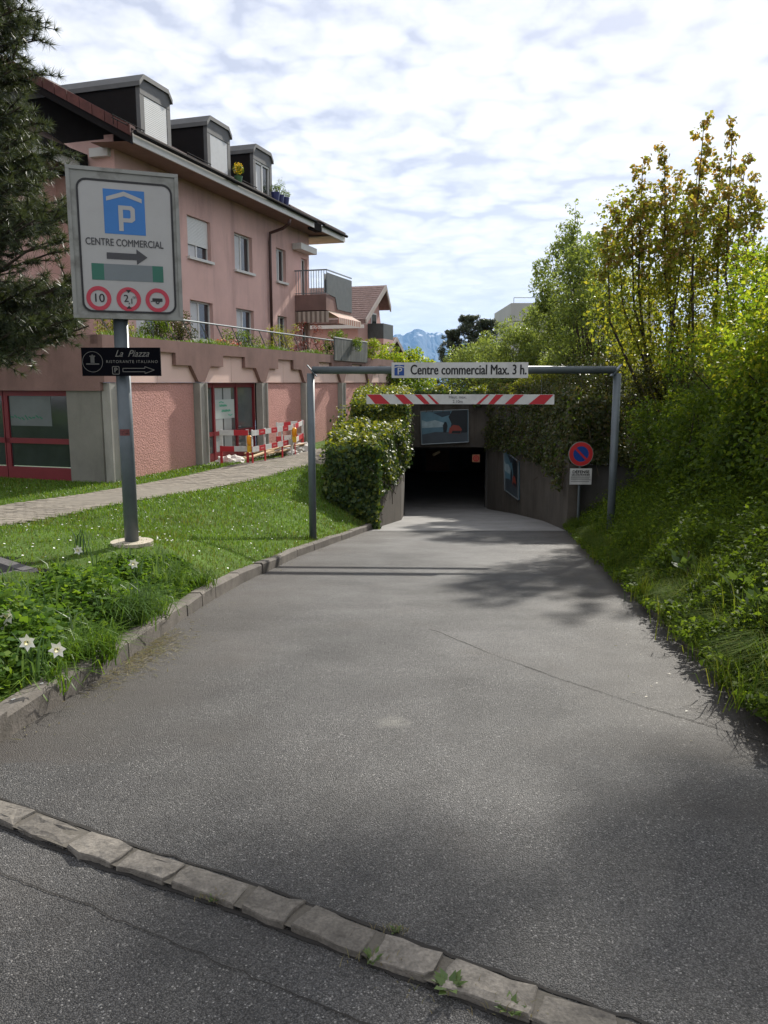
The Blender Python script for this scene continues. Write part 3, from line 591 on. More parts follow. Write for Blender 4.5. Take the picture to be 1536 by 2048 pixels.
# ================================================================== APARTMENT BUILDING
BLD = T('apartment_building', 'pink three-storey apartment building with dormers and stepped terrace parapet', 'building', BF(0, 0, -.6))
fz = lambda s, z, t: BF(s, t, z)                  # (a=s, b=z, c=t)
def bx(mb, s0, s1, t0, t1, z0, z1): return mb.box(s0, s1, t0, t1, z0, z1, BF)
PC = [0, 3.78, 7.44, 10.8, 14.37, 17.7, 21.1]     # pillar centres
def podium():
    for i, c in enumerate(PC):
        mb = MB(); w = .2
        bx(mb, c - w, c + w, -.05, .10, -.75, 1.585); p = mb.build('pillar', CONC, BLD)
        mb = MB(); bx(mb, c + w - .05, c + w - .001, .101, .16, -.75, 1.58); bx(mb, c - w + .001, c - w + .05, .101, .16, -.75, 1.58); mb.build('pillar_rib', CONC, p)
    for i in range(len(PC) - 1):
        a, b = PC[i] + .2, PC[i + 1] - .2; mid = (PC[i] + PC[i + 1]) / 2
        if i != 1:
            mb = MB(); bx(mb, a + .03, b - .03, -.3, -.02, -.75, 1.585); mb.build('wall_panel', PINK, BLD)
            for q0 in (a, b - .028): mb = MB(); bx(mb, q0, q0 + .028, -.3, -.1, -.75, 1.585); mb.build('joint', DARKM, BLD)
        for s0, s1 in ((PC[i], mid - .006), (mid + .006, PC[i + 1])):
            mb = MB(); bx(mb, s0, s1, -.3, .0, 1.6, 2.42); mb.build('peach_panel', PEACH, BLD)
        mb = MB(); bx(mb, PC[i], PC[i + 1], -.3, .02, 1.585, 1.598); mb.build('drip_edge', BROWN, BLD)
    pts = [(-.3, 2.62), (-.3, 1.6), (.22, 1.6)]
    for i in range(len(PC) - 1):
        m_ = (PC[i] + PC[i + 1]) / 2; k = (PC[i + 1] - PC[i]) / 3.6
        if i: pts += [(PC[i] - .16, 1.62), (PC[i] + .16, 1.62)]
        pts += [(m_ - 1.32 * k, 2.03), (m_ - .64 * k, 2.03), (m_ - .64 * k, 2.33), (m_ + .64 * k, 2.33), (m_ + .64 * k, 2.03), (m_ + 1.32 * k, 2.03)]
    pts += [(PC[-1], 1.62), (PC[-1], 2.62)]
    mb = MB(); mb.prism(pts, .003, .11, fz); mb.build('parapet', BROWN, BLD)
    mb = MB(); bx(mb, -.3, PC[-1], -.2, .002, 2.425, 2.62); mb.build('parapet_back', BROWN, BLD)
    mb = MB(); bx(mb, -.25, PC[-1], -3, -.21, 2.05, 2.5); mb.build('planter_soil', SOIL, BLD)
    mb = MB(); bx(mb, PC[-1] - .1, PC[-1] + .1, -6, -.31, -.7, 2.05); mb.build('end_wall', PINKUP, BLD)
    # side of the podium facing the street: beam, corner pillar, red-framed shop windows
    mb = MB(); bx(mb, -.3, -.201, -12, .001, 1.42, 2.62); mb.build('side_parapet', BROWN, BLD)
    mb = MB(); bx(mb, -.2, 4.69, -12, -3.01, 1.98, 2.04); mb.build('terrace_floor', CONC, BLD)
    mb = MB(); bx(mb, -.24, -.06, -.95, -.06, -.75, 1.43); mb.build('corner_pillar', mat('corner_concrete', (.20, .195, .17), .85, .12, 2, .08, 60, dirt=.3, ds=2.5, streak=.25), BLD)
    for ta, tb in ((-2.75, -.97), (-4.55, -2.77), (-6.4, -4.57)):
        mb = MB()
        for x0, x1, z0, z1 in ((ta, tb, -.75, -.32), (ta, tb, 1.30, 1.43), (ta, tb, .22, .34), (ta, ta + .11, -.32, 1.3), (tb - .03, tb, -.32, 1.3)):
            bx(mb, -.17, -.1, x0, x1, z0, z1)
        w = mb.build('shop_window', REDF, BLD)
        mb = MB(); bx(mb, -.13, -.12, ta + .1, tb - .02, -.3, 1.31); mb.build('pane', mat('shop_glass', (.028, .036, .036), .08, .3, 1.2, spec=.8), w)
        # frosted film with green lettering shapes
        mb = MB(); bx(mb, -.136, -.1315, ta + .14, tb - .5, .62, 1.29); mb.build('film', mat('frosted_film', (.13, .15, .15), .4, .15, 2), w)
        mb = MB(); g = lambda a, b, c=0: BF(-.139, a, b)
        for k in range(9): stroke(mb, [(tb - .75 - .1 * k, .78 + .03 * math.sin(k)), (tb - .83 - .1 * k, .83 + .03 * math.sin(k * 2))], .03, g, 0)
        mb.build('window_lettering', mat('green_script_dim', (.02, .16, .09), .5), w)
podium()
def shop_door():
    a, b = PC[1] + .21, PC[2] - .21; w = b - a; d = T('shop_door', None, None, BF(a, -.1, -.6)); d.location = Vector(BF(a, -.1, -.6)) - BLD.location; d.parent = BLD
    xs = [a, a + .72, a + 2.05, b]
    for i, c in enumerate((a, xs[1], xs[2], b - .09)):
        mb = MB(); bx(mb, c, c + .09, -.2, -.1, -.6, 1.585); mb.build('door_post', REDF, d)
    for z0, z1 in ((-.6, -.36), (.12, .24), (1.46, 1.585)):
        for i in range(3): mb = MB(); bx(mb, xs[i] + .09, xs[i + 1] - (.0 if i < 2 else .09), -.19, -.11, z0, z1); mb.build('rail', REDF, d)
    for i in range(3): mb = MB(); bx(mb, xs[i] + .085, xs[i + 1] - .005, -.16, -.15, -.36, 1.47); mb.build('pane', mat('door_glass', (.10, .115, .115), .08, .15, 2, spec=.8), d)
    for s0, s1 in ((a + .12, a + .4), (xs[1] + .16, xs[1] + .58), (xs[1] + .66, xs[1] + 1.1)):
        mb = MB(); bx(mb, s0, s1, -.149, -.146, -.34, 1.44); mb.build('vertical_blind', mat('door_blind', (.33, .36, .36), .6, .08, 3), d)
    mb = MB(); bx(mb, xs[1] + .12, xs[2] - .06, -.145, -.142, .58, 1.12); mb.build('film', mat('door_film', (.42, .49, .47), .4, .05, 2), d)
    g = lambda s_, z_, c=0: BF(s_, -.138, z_); mb = MB(); x0 = xs[1] + .4
    for j, (zz, n) in enumerate(((.93, 5), (.78, 6))):
        for k in range(n): s0 = x0 + .12 * j + k * .085; stroke(mb, [(s0, zz), (s0 + .04, zz + .06), (s0 + .05, zz - .01), (s0 + .09, zz + .03)], .022, g, 0)
    stroke(mb, [(x0 - .02, 1.03), (x0 + .1, 1.06), (x0 + .25, 1.03)], .025, g, 0); stroke(mb, [(x0 + .5, .68), (x0 + .65, .66), (x0 + .75, .69)], .025, g, 0)
    mb.build('window_lettering', mat('green_script', (.03, .38, .22), .5), d)
    mb = MB(); mb.tube([BF(xs[2] + .02, -.06, .32), BF(xs[2] + .16, -.06, .32)], .014, 8); mb.build('handle', GALV, d)
    mb = MB(); bx(mb, a - .3, b + .3, .0, .9, -.66, -.57); mb.build('doorstep', CONC, d)
shop_door()
def wall_openings(name, s0, s1, z0, z1, t0, t1, ops, m):
    ss = sorted({s0, s1, *[o[0] for o in ops], *[o[1] for o in ops]}); zs = sorted({z0, z1, *[o[2] for o in ops], *[o[3] for o in ops]}); mb = MB()
    hole = lambda s, z: any(o[0] < s < o[1] and o[2] < z < o[3] for o in ops)
    for i in range(len(ss) - 1):
        for j in range(len(zs) - 1):
            if hole((ss[i] + ss[i + 1]) / 2, (zs[j] + zs[j + 1]) / 2): continue
            for t in (t0, t1): mb.add([BF(ss[i], t, zs[j]), BF(ss[i + 1], t, zs[j]), BF(ss[i + 1], t, zs[j + 1]), BF(ss[i], t, zs[j + 1])], [(0, 1, 2, 3)])
    for a, b, c, d in ops + [(s0, s1, z0, z1)]:
        for p, q in (((a, c), (b, c)), ((b, c), (b, d)), ((b, d), (a, d)), ((a, d), (a, c))): mb.add([BF(p[0], t0, p[1]), BF(q[0], t0, q[1]), BF(q[0], t1, q[1]), BF(p[0], t1, p[1])], [(0, 1, 2, 3)])
    return mb.build(name, m, BLD)
TU = -2.9
def upper():
    ops = []
    cols = [(5.35, 6.75), (8.35, 9.82), (11.5, 12.88), (14.97, 15.88)]
    for a, b in cols: ops += [(a, b, 5.62, 6.9), (a, b, 3.0, 4.26)]
    ops += [(17.45, 18.1, 4.9, 6.85), (17.45, 18.1, 2.2, 4.2)]
    wall_openings('wall', 4.7, 18.3, 2.06, 8.3, TU - .3, TU, ops, PINKUP)
    mb = MB(); bx(mb, 4.72, 4.98, -11, TU - .301, 2.06, 8.2); mb.build('gable_wall', PINKUP, BLD)
    mb = MB(); bx(mb, 18.02, 18.28, -11, TU - .301, 2.06, 8.2); mb.build('gable_wall', PINKUP, BLD)
    for k, (a, b, c, d) in enumerate(ops):
        w = MB(); t0, t1 = TU - .2, TU - .13
        for x0, x1, z0, z1 in ((a, b, c, c + .06), (a, b, d - .06, d), (a, a + .06, c + .06, d - .06), (b - .06, b, c + .06, d - .06), ((a + b) / 2 - .04, (a + b) / 2 + .04, c + .06, d - .06)): bx(w, x0 + .002, x1 - .002, t0, t1, z0 + .002, z1 - .002)
        f_ = w.build('window', FRAMEW, BLD)
        mb = MB(); bx(mb, a + .05, b - .05, t0 + .02, t0 + .03, c + .05, d - .05); mb.build('pane', GLASS, f_)
        if k in (0, 2, 3, 4, 5, 6, 1):
            mb = MB(); bx(mb, a + .08, (a + b) / 2 - .05, t0 + .033, t0 + .038, c + .07, d - .07); mb.build('curtain', CURT, f_)
        if c < 5.9 and k < 8:
            mb = MB(); bx(mb, a - .06, b + .06, TU - .12, TU + .10, c - .09, c - .004); mb.build('sill', FASC, f_)
        if k in (0, 2):
            zb = c + (.42 if k == 2 else .05); mb = MB(); z = zb
            while z < d - .03: bx(mb, a + .03, b - .03, t1 + .012, t1 + .03, z, z + .038); z += .045
            mb.build('roller_blind', BLIND, f_)
    # downpipe
    e0 = BF(14.0, -1.85, 7.72); mb = MB(); mb.tube([e0, BF(14.02, -1.9, 7.55), BF(14.1, -2.2, 7.42), BF(14.2, TU + .12, 7.3), BF(14.2, TU + .1, 7.0), BF(14.2, TU + .1, 2.5)], .06, 10); mb.build('downpipe', PIPE, BLD, smooth=True)
    # roof: plane with tiled top, soffit, fascia, gutter
    te, ze = -1.82, 8.06; tr = -7.6; tv, zv = PS(78, 140, 3.9); slope = (zv - ze) / (te - tv); slope = .54; zr = ze + slope * (te - tr)
    s0, s1 = 3.9, 20.0
    def slab(mb, a, b, ta, tb, off0, off1):
        z = lambda t: ze + slope * (te - t)
        mb.add([BF(a, ta, z(ta) + off0), BF(b, ta, z(ta) + off0), BF(b, tb, z(tb) + off0), BF(a, tb, z(tb) + off0), BF(a, ta, z(ta) + off1), BF(b, ta, z(ta) + off1), BF(b, tb, z(tb) + off1), BF(a, tb, z(tb) + off1)], [(0, 1, 2, 3), (7, 6, 5, 4), (0, 4, 5, 1), (1, 5, 6, 2), (2, 6, 7, 3), (3, 7, 4, 0)])
    mb = MB(); slab(mb, s0 + .06, s1, te - .02, tr, .0, .12); roof = mb.build('roof', TILED, BLD)
    mb = MB(); slab(mb, s0 + .06, s1, tr, tr - 6, .0, .12); z2 = lambda t: zr - slope * (tr - t)
    mb.v = [BF(s, t, z2(t) + o) for o in (0, .12) for s, t in ((s0 + .06, tr), (s1, tr), (s1, tr - 6), (s0 + .06, tr - 6))]; mb.build('rear_slope', TILED, roof)
    mb = MB(); slab(mb, s0 + .02, s0 + .12, te, tr, -.30, -.002); mb.build('verge_board', DARKM, roof)
    k = 0; t = te + .02
    while t > tr:
        mb = MB(); slab(mb, s0 - .02, s0 + .22, t, t - .36, .10 + .0 * k, .17); slab(mb, s0 - .02, s0 + .03, t, t - .36, -.1, .10); mb.build('verge_tile', TILE, roof); t -= .38; k += 1
    # eave tiles seen from the side at the far end
    s = 13.9
    while s < s1 - .2:
        mb = MB(); slab(mb, s, s + .27, te + .06, te - .45, .121, .165); mb.build('eave_tile', TILED, roof); s += .3
    z = lambda t: ze + slope * (te - t)
    for a, b in ((s0 + .12, 16.35), (17.2, 19.95)):
        mb = MB(); bx(mb, a, b, te - .05, te, ze - .24, ze - .01); mb.build('fascia', FASC, BLD)
        mb = MB(); mb.tube([BF(a, te + .08, ze - .0), BF(b, te + .08, ze - .0)], .065, 8); mb.build('gutter', DARKM, BLD)
    mb = MB(); bx(mb, 16.36, 17.19, te - .3, te - .02, ze - .28, ze + .02); mb.build('recess_shade', DARKM, BLD)  # black box stands in for the shade of the recess between fascias
    mb = MB(); mb.add([BF(s0 + .13, te - .051, ze - .2), BF(s1 - .02, te - .051, ze - .2), BF(s1 - .02, TU - .25, ze - .13), BF(s0 + .13, TU - .25, ze - .13)], [(0, 1, 2, 3)]); mb.build('soffit', mat('soffit_brown', (.25, .16, .13), .9), BLD)
    mb = MB(); bx(mb, 18.31, s1 - .03, -7, te - .06, ze - .26, ze - .22); mb.build('soffit_panel', mat('soffit_cream', (.62, .55, .44), .9), BLD)
    # dormers
    for i, (xa, xb) in enumerate(((285, 337), (417, 457), (503, 546))):
        tf = -2.02; sa, sb = FS(xa, 230 + 45 * i, tf)[0], FS(xb, 230 + 45 * i, tf)[0]; c = (sa + sb) / 2
        d = MB(); hw = .74; zt, zb = 9.72, 7.95; tbk = -7.2
        pr = [(-hw, zb), (-hw, zt - .18), (-hw + .16, zt), (hw - .16, zt), (hw, zt - .18), (hw, zb)]
        n = len(pr); vs = [BF(c + a, tf - .12, b) for a, b in pr] + [BF(c + a, tbk, b) for a, b in pr]
        d.add(vs, [tuple(range(n)), tuple(range(n, 2 * n))[::-1], (0, n, n + 1, 1), (4, n + 4, n + 5, 5)]); body = d.build('dormer', DARKM, BLD)
        mb = MB(); o = [(-hw - .06, zt - .38), (-hw - .06, zt - .16), (-hw + .14, zt + .06), (hw - .14, zt + .06), (hw + .06, zt - .16), (hw + .06, zt - .38)]
        vs = []
        for t in (tf + .06, tbk): vs += [BF(c + a, t, b) for a, b in o[1:5]]
        for t in (tf + .06, tbk): vs += [BF(c + a, t, b - .12) for a, b in o[1:5]]
        mb.add(vs, [(k, k + 1, 5 + k, 4 + k) for k in range(3)] + [(8 + k, 12 + k, 13 + k, 9 + k) for k in range(3)] + [(k, 8 + k, 9 + k, k + 1) for k in range(3)] + [(0, 4, 12, 8), (3, 11, 15, 7)]); mb.build('dormer_roof', GREYM, body)
        mb = MB(); q = fz
        outer = [(c - hw, zb), (c - hw, zt - .18), (c - hw + .16, zt - .06), (c + hw - .16, zt - .06), (c + hw, zt - .18), (c + hw, zb)]
        bx(mb, c - hw, c - .56, tf - .12, tf, zb, zt - .2); bx(mb, c + .56, c + hw, tf - .12, tf, zb, zt - .2); mb.prism([(c - hw + .01, zt - .45), (c + hw - .01, zt - .45), (c + hw - .01, zt - .17), (c + hw - .15, zt - .065), (c - hw + .15, zt - .065), (c - hw + .01, zt - .17)], tf - .11, tf + .004, q); mb.build('dormer_front', GREYM, body)
        mb = MB()
        for a, b, z0, z1 in ((c - .56, c - .5, zb, zt - .45), (c + .5, c + .56, zb, zt - .45), (c - .04, c + .04, zb, zt - .45), (c - .5, c + .5, zt - .52, zt - .45)): bx(mb, a, b, tf - .1, tf - .03, z0, z1)
        mb.build('dormer_frame', FRAMEW, body)
        mb = MB(); bx(mb, c - .55, c + .55, tf - .09, tf - .08, zb, zt - .46); mb.build('dormer_pane', GLASS, body)
        if i < 2:
            mb = MB(); zz = zb + .1
            while zz < zt - .47: bx(mb, c - .54, c + .54, tf - .025, tf - .006, zz, zz + (.042 if i == 0 else .0494)); zz += .05
            mb.build('roller_blind', BLIND if i == 0 else CURT, body)
        else:
            mb = MB(); bx(mb, c - .46, c - .06, tf - .078, tf - .07, zb, zt - .55); mb.build('curtain', CURT, body)
        mb = MB()
        for zz in (8.2, 8.27): mb.tube([BF(c - hw - 1.5, -1.86, zz), BF(c - hw - .1, -1.86, zz)], .014, 6)
        for ss in (c - hw - 1.45, c - hw - .8, c - hw - .15): mb.tube([BF(ss, -1.86, 8.05), BF(ss, -1.86, zz)], .012, 6)
        mb.build('snow_guard', DARKM, roof)
    # near wing at the left, lower eave
    mb = MB(); bx(mb, -6, 4.715, -5.2, -4.9, 2.06, 7.6); mb.build('wing_wall_side', PINKUP, BLD)
    mb = MB(); bx(mb, -6, 4.45, -3.9, -3.84, 7.38, 7.66); mb.build('wing_fascia', FASC, BLD)
    mb = MB(); bx(mb, -6, 4.5, -3.835, -3.68, 7.6, 7.8); bx(mb, 4.45, 4.6, -4.9, -3.68, 7.3, 7.8); mb.build('wing_gutter', DARKM, BLD)
    mb = MB(); mb.add([BF(-6, -3.8, 7.75), BF(4.6, -3.8, 7.75), BF(4.6, -8, 10.4), BF(-6, -8, 10.4), BF(-6, -3.85, 7.4), BF(4.6, -3.85, 7.4), BF(4.6, -5, 7.45), BF(-6, -5, 7.45)], [(0, 1, 2, 3), (4, 5, 6, 7)]); mb.build('wing_roof', TILED, BLD)
    mb = MB(); bx(mb, 1.2, 2.6, -4.895, -4.86, 2.2, 4.2); mb.build('wing_window', GLASS, BLD)
    mb = MB(); bx(mb, 4.55, 4.719, TU - .7, TU - .1, 7.72, 7.95); mb.build('beam_end', FASC, BLD)
upper()
def balcony(zf, parent, s0, s1, t1):
    b = MB(); bx(b, s0, s1, TU + .004, t1, zf - .62, zf + .02); bd = b.build('balcony', BROWN, parent)
    mb = MB(); bx(mb, s0, s0 + .04, TU + .01, t1 + .03, zf + .98, zf + 1.03); bx(mb, s0, s1, t1, t1 + .04, zf + .98, zf + 1.03); bx(mb, s0, s0 + .03, TU + .01, t1 + .03, zf + .06, zf + .09); mb.build('handrail', GALV, bd)
    for k in range(13):
        t = TU + .06 + k * (t1 - TU - .05) / 12; mb = MB(); bx(mb, s0 + .005, s0 + .025, t, t + .02, zf - .02, zf + .98); mb.build('baluster', GALV, bd)
    mb = MB(); mb.prism([(s0 + .06, zf + .9), (s0 + .06, zf + .05), (s0 + 1.0, zf - .02), (s0 + 1.25, zf - .5), (s1, zf - .5), (s1, zf + .9)], t1 + .004, t1 + .03, fz); mb.build('mesh_screen', mat('grey_screen', (.075, .085, .085), .6, .15, 4), bd)
    mb = MB(); bx(mb, s0 + .03, s1 - .03, t1 - .1, t1 - .08, zf + .1, zf + .86); mb.build('privacy_panel', mat('pale_panel', (.5, .52, .53), .5), bd)
    # awning below: striped valances
    aw = MB(); bx(aw, s0 + .02, s1 - .1, TU + .02, t1 + .1, zf - .71, zf - .66); a = aw.build('awning', AWN, parent)
    n = 14
    for k in range(n):
        t0 = TU + .05 + k * (t1 - TU + .05) / n; mb = MB(); bx(mb, s0 + .0, s0 + .015, t0, t0 + (t1 - TU + .05) / n - .001, zf - 1.12, zf - .66); mb.build('valance', AWN if k % 2 else mat('awning_brown', (.22, .17, .14), .9), a)
    for k in range(24):
        q0 = s0 + .1 + k * (s1 - s0 - .2) / 24; q1 = q0 + (s1 - s0 - .2) / 24 - .001
        mb = MB(); mb.add([BF(q0, t1 + .02, zf - .66), BF(q1, t1 + .02, zf - .66), BF(q1, t1 + .5, zf - .92), BF(q0, t1 + .5, zf - .92), BF(q0, t1 + .5, zf - 1.16), BF(q1, t1 + .5, zf - 1.16)], [(0, 1, 2, 3), (3, 2, 5, 4)]); mb.build('valance', AWN if k % 2 else AWNR, a)
balcony(5.2, BLD, 16.7, 19.75, TU + 1.42)
mb = MB(); bx(mb, 16.5, 18.2, TU + .02, TU + .42, 7.05, 7.3); mb.build('awning_case', FASC, BLD)
def terrace_rail():
    r = T('terrace_railing', 'thin slanted metal railing along the planted terrace parapet', 'railing', BF(8, -.25, 2.6))
    mb = MB(); mb.tube([BF(-.1, -.25, 3.2), BF(15.5, -.25, 3.2)], .025, 8); mb.build('top_rail', GALV, r)
    for k in range(18):
        s = .0 + k * .88; mb = MB(); mb.tube([BF(s, -.25, 3.2), BF(s + .62, -.25, 2.55)], .016, 6); mb.build('strut', GALV, r)
terrace_rail()
mb = MB(); bx(mb, 13.4, 17.2, .115, .16, 2.42, 3.25); o = mb.build('terrace_screen', mat('weathered_screen', (.075, .08, .075), .8, .3, 3, dirt=.6, ds=9, dcol=(.28, .29, .27), streak=.08), label='weathered dark panel screen fixed to the terrace parapet', cat='screen')
mb = MB(); bx(mb, 13.4, 17.2, .11, .17, 3.252, 3.29); mb.build('screen_cap', FASC, o)
# ------------------------------------------------------------------ further houses
def far_house(name, label, s0, s1, t1, zb, ze, zr, over, tm, wm, sm=None):
    L_ = 9; r = T(name, label, 'house', BF(s0, t1, zb)); sm = sm or (s0 + s1) / 2
    mb = MB(); mb.prism([(s0, zb), (s1, zb), (s1, ze), (sm, zr), (s0, ze)], t1 - L_, t1, fz); mb.build('wall', wm, r)
    for a, b, nme in ((s0 - over, ze - over * (zr - ze) / (sm - s0), 'roof'), (s1 + over * .5, ze + (.0 if abs(s1 - sm - (sm - s0)) < .01 else .9), 'roof')):
        mb = MB(); vs = []
        for t in (t1 - L_ - .3, t1 + .55):
            vs += [BF(a, t, b), BF(sm, t, zr + .02), BF(sm, t, zr + .22), BF(a, t, b + .2)]
        mb.add(vs, [(0, 1, 2, 3), (7, 6, 5, 4), (0, 4, 5, 1), (1, 5, 6, 2), (2, 6, 7, 3), (3, 7, 4, 0)]); rf = mb.build('roof', tm, r)
        n = 16
        for k in range(n):          # tile courses
            f0, f1 = k / n, (k + 1) / n; mb = MB(); da, db = sm - a, zr - b
            mb.add([BF(a + da * f0, t1 - L_ - .3, b + db * f0 + .235), BF(a + da * f0, t1 + .5, b + db * f0 + .235), BF(a + da * f1, t1 + .5, b + db * f1 + .21), BF(a + da * f1, t1 - L_ - .3, b + db * f1 + .21), BF(a + da * f0, t1 - L_ - .3, b + db * f0 + .2), BF(a + da * f0, t1 + .5, b + db * f0 + .2)], [(0, 1, 2, 3), (0, 4, 5, 1)]); mb.build('tile_course', tm, rf)
        mb = MB(); vs = [BF(a, t, b + o) for t in (t1 + .56, t1 + .64) for o in (-.1, .22)] + [BF(sm, t, zr + o) for t in (t1 + .56, t1 + .64) for o in (-.1, .24)]
        mb.add(vs, [(0, 1, 3, 2), (4, 6, 7, 5), (0, 4, 5, 1), (2, 3, 7, 6), (1, 5, 7, 3), (0, 2, 6, 4)]); mb.build('verge_board', mat('verge_grey', (.34, .29, .26), .8), rf)
    mb = MB(); bx(mb, s0 - over - .08, s0 - over - .02, t1 - L_, t1 + .5, ze - .5, ze - .3); mb.build('gutter', FASC, r)
    for z0 in (zb + 2.6, zb + 5.2):
        if z0 + 1.2 > ze + 1.5: continue
        mb = MB(); bx(mb, sm - 1.2, sm - .2, t1 + .01, t1 + .05, z0, z0 + 1.3); w = mb.build('window', FRAMEW, r)
        mb = MB(); bx(mb, sm - 1.12, sm - .28, t1 + .051, t1 + .06, z0 + .08, z0 + 1.22); mb.build('pane', GLASS, w)
    return r
hs = FS(735, 655, -2.2)[0]
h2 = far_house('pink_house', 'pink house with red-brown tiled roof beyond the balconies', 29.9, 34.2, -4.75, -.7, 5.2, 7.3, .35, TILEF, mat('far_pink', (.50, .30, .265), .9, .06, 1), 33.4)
b = MB(); bx(b, 31.6, 33.6, -4.745, -3.75, 3.9, 4.2); bb = b.build('balcony', mat('far_pink', (.5, .27, .23)), h2)
mb = MB(); bx(mb, 31.6, 33.6, -3.78, -3.75, 4.2, 5.1); bx(mb, 31.6, 31.63, -4.74, -3.75, 4.2, 5.1); mb.build('balcony_panel', mat('grey_screen', (.11, .125, .125)), bb)
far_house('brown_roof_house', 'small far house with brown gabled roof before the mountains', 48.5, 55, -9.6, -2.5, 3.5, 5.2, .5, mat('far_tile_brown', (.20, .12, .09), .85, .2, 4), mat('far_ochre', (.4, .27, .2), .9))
def flat_block():
    c0 = P(1023, 606, 80); x0 = c0[0]; z1 = c0[2]; r = T('concrete_block', 'flat-roofed grey concrete block rising behind the shrubs', 'building', (x0, 80, -5))
    m = mat('far_concrete', (.42, .42, .40), .9, .06, .3)
    mb = MB(); mb.box(x0, x0 + 14, 80, 92, -6, z1 - 1.75); mb.build('wall', m, r)
    mb = MB(); mb.box(x0 - .02, x0 + 14.02, 79.97, 92, z1 - 1.7, z1); mb.build('roof_band', m, r)
    for k in range(5):
        mb = MB(); mb.box(x0 + 1.45 + k * 2.6, x0 + 2.7 + k * 2.6, 79.93, 79.99, z1 - 3.9, z1 - 1.8); mb.build('window', GLASS, r)
    mb = MB(); mb.tube([(x0 + .3, 80.5, z1 + .55), (x0 + 13, 80.5, z1 + .55)], .035, 6)
    for k in range(7): mb.tube([(x0 + .3 + 2.1 * k, 80.5, z1), (x0 + .3 + 2.1 * k, 80.5, z1 + .55)], .03, 6)
    mb.build('roof_railing', GALV, r)
flat_block()
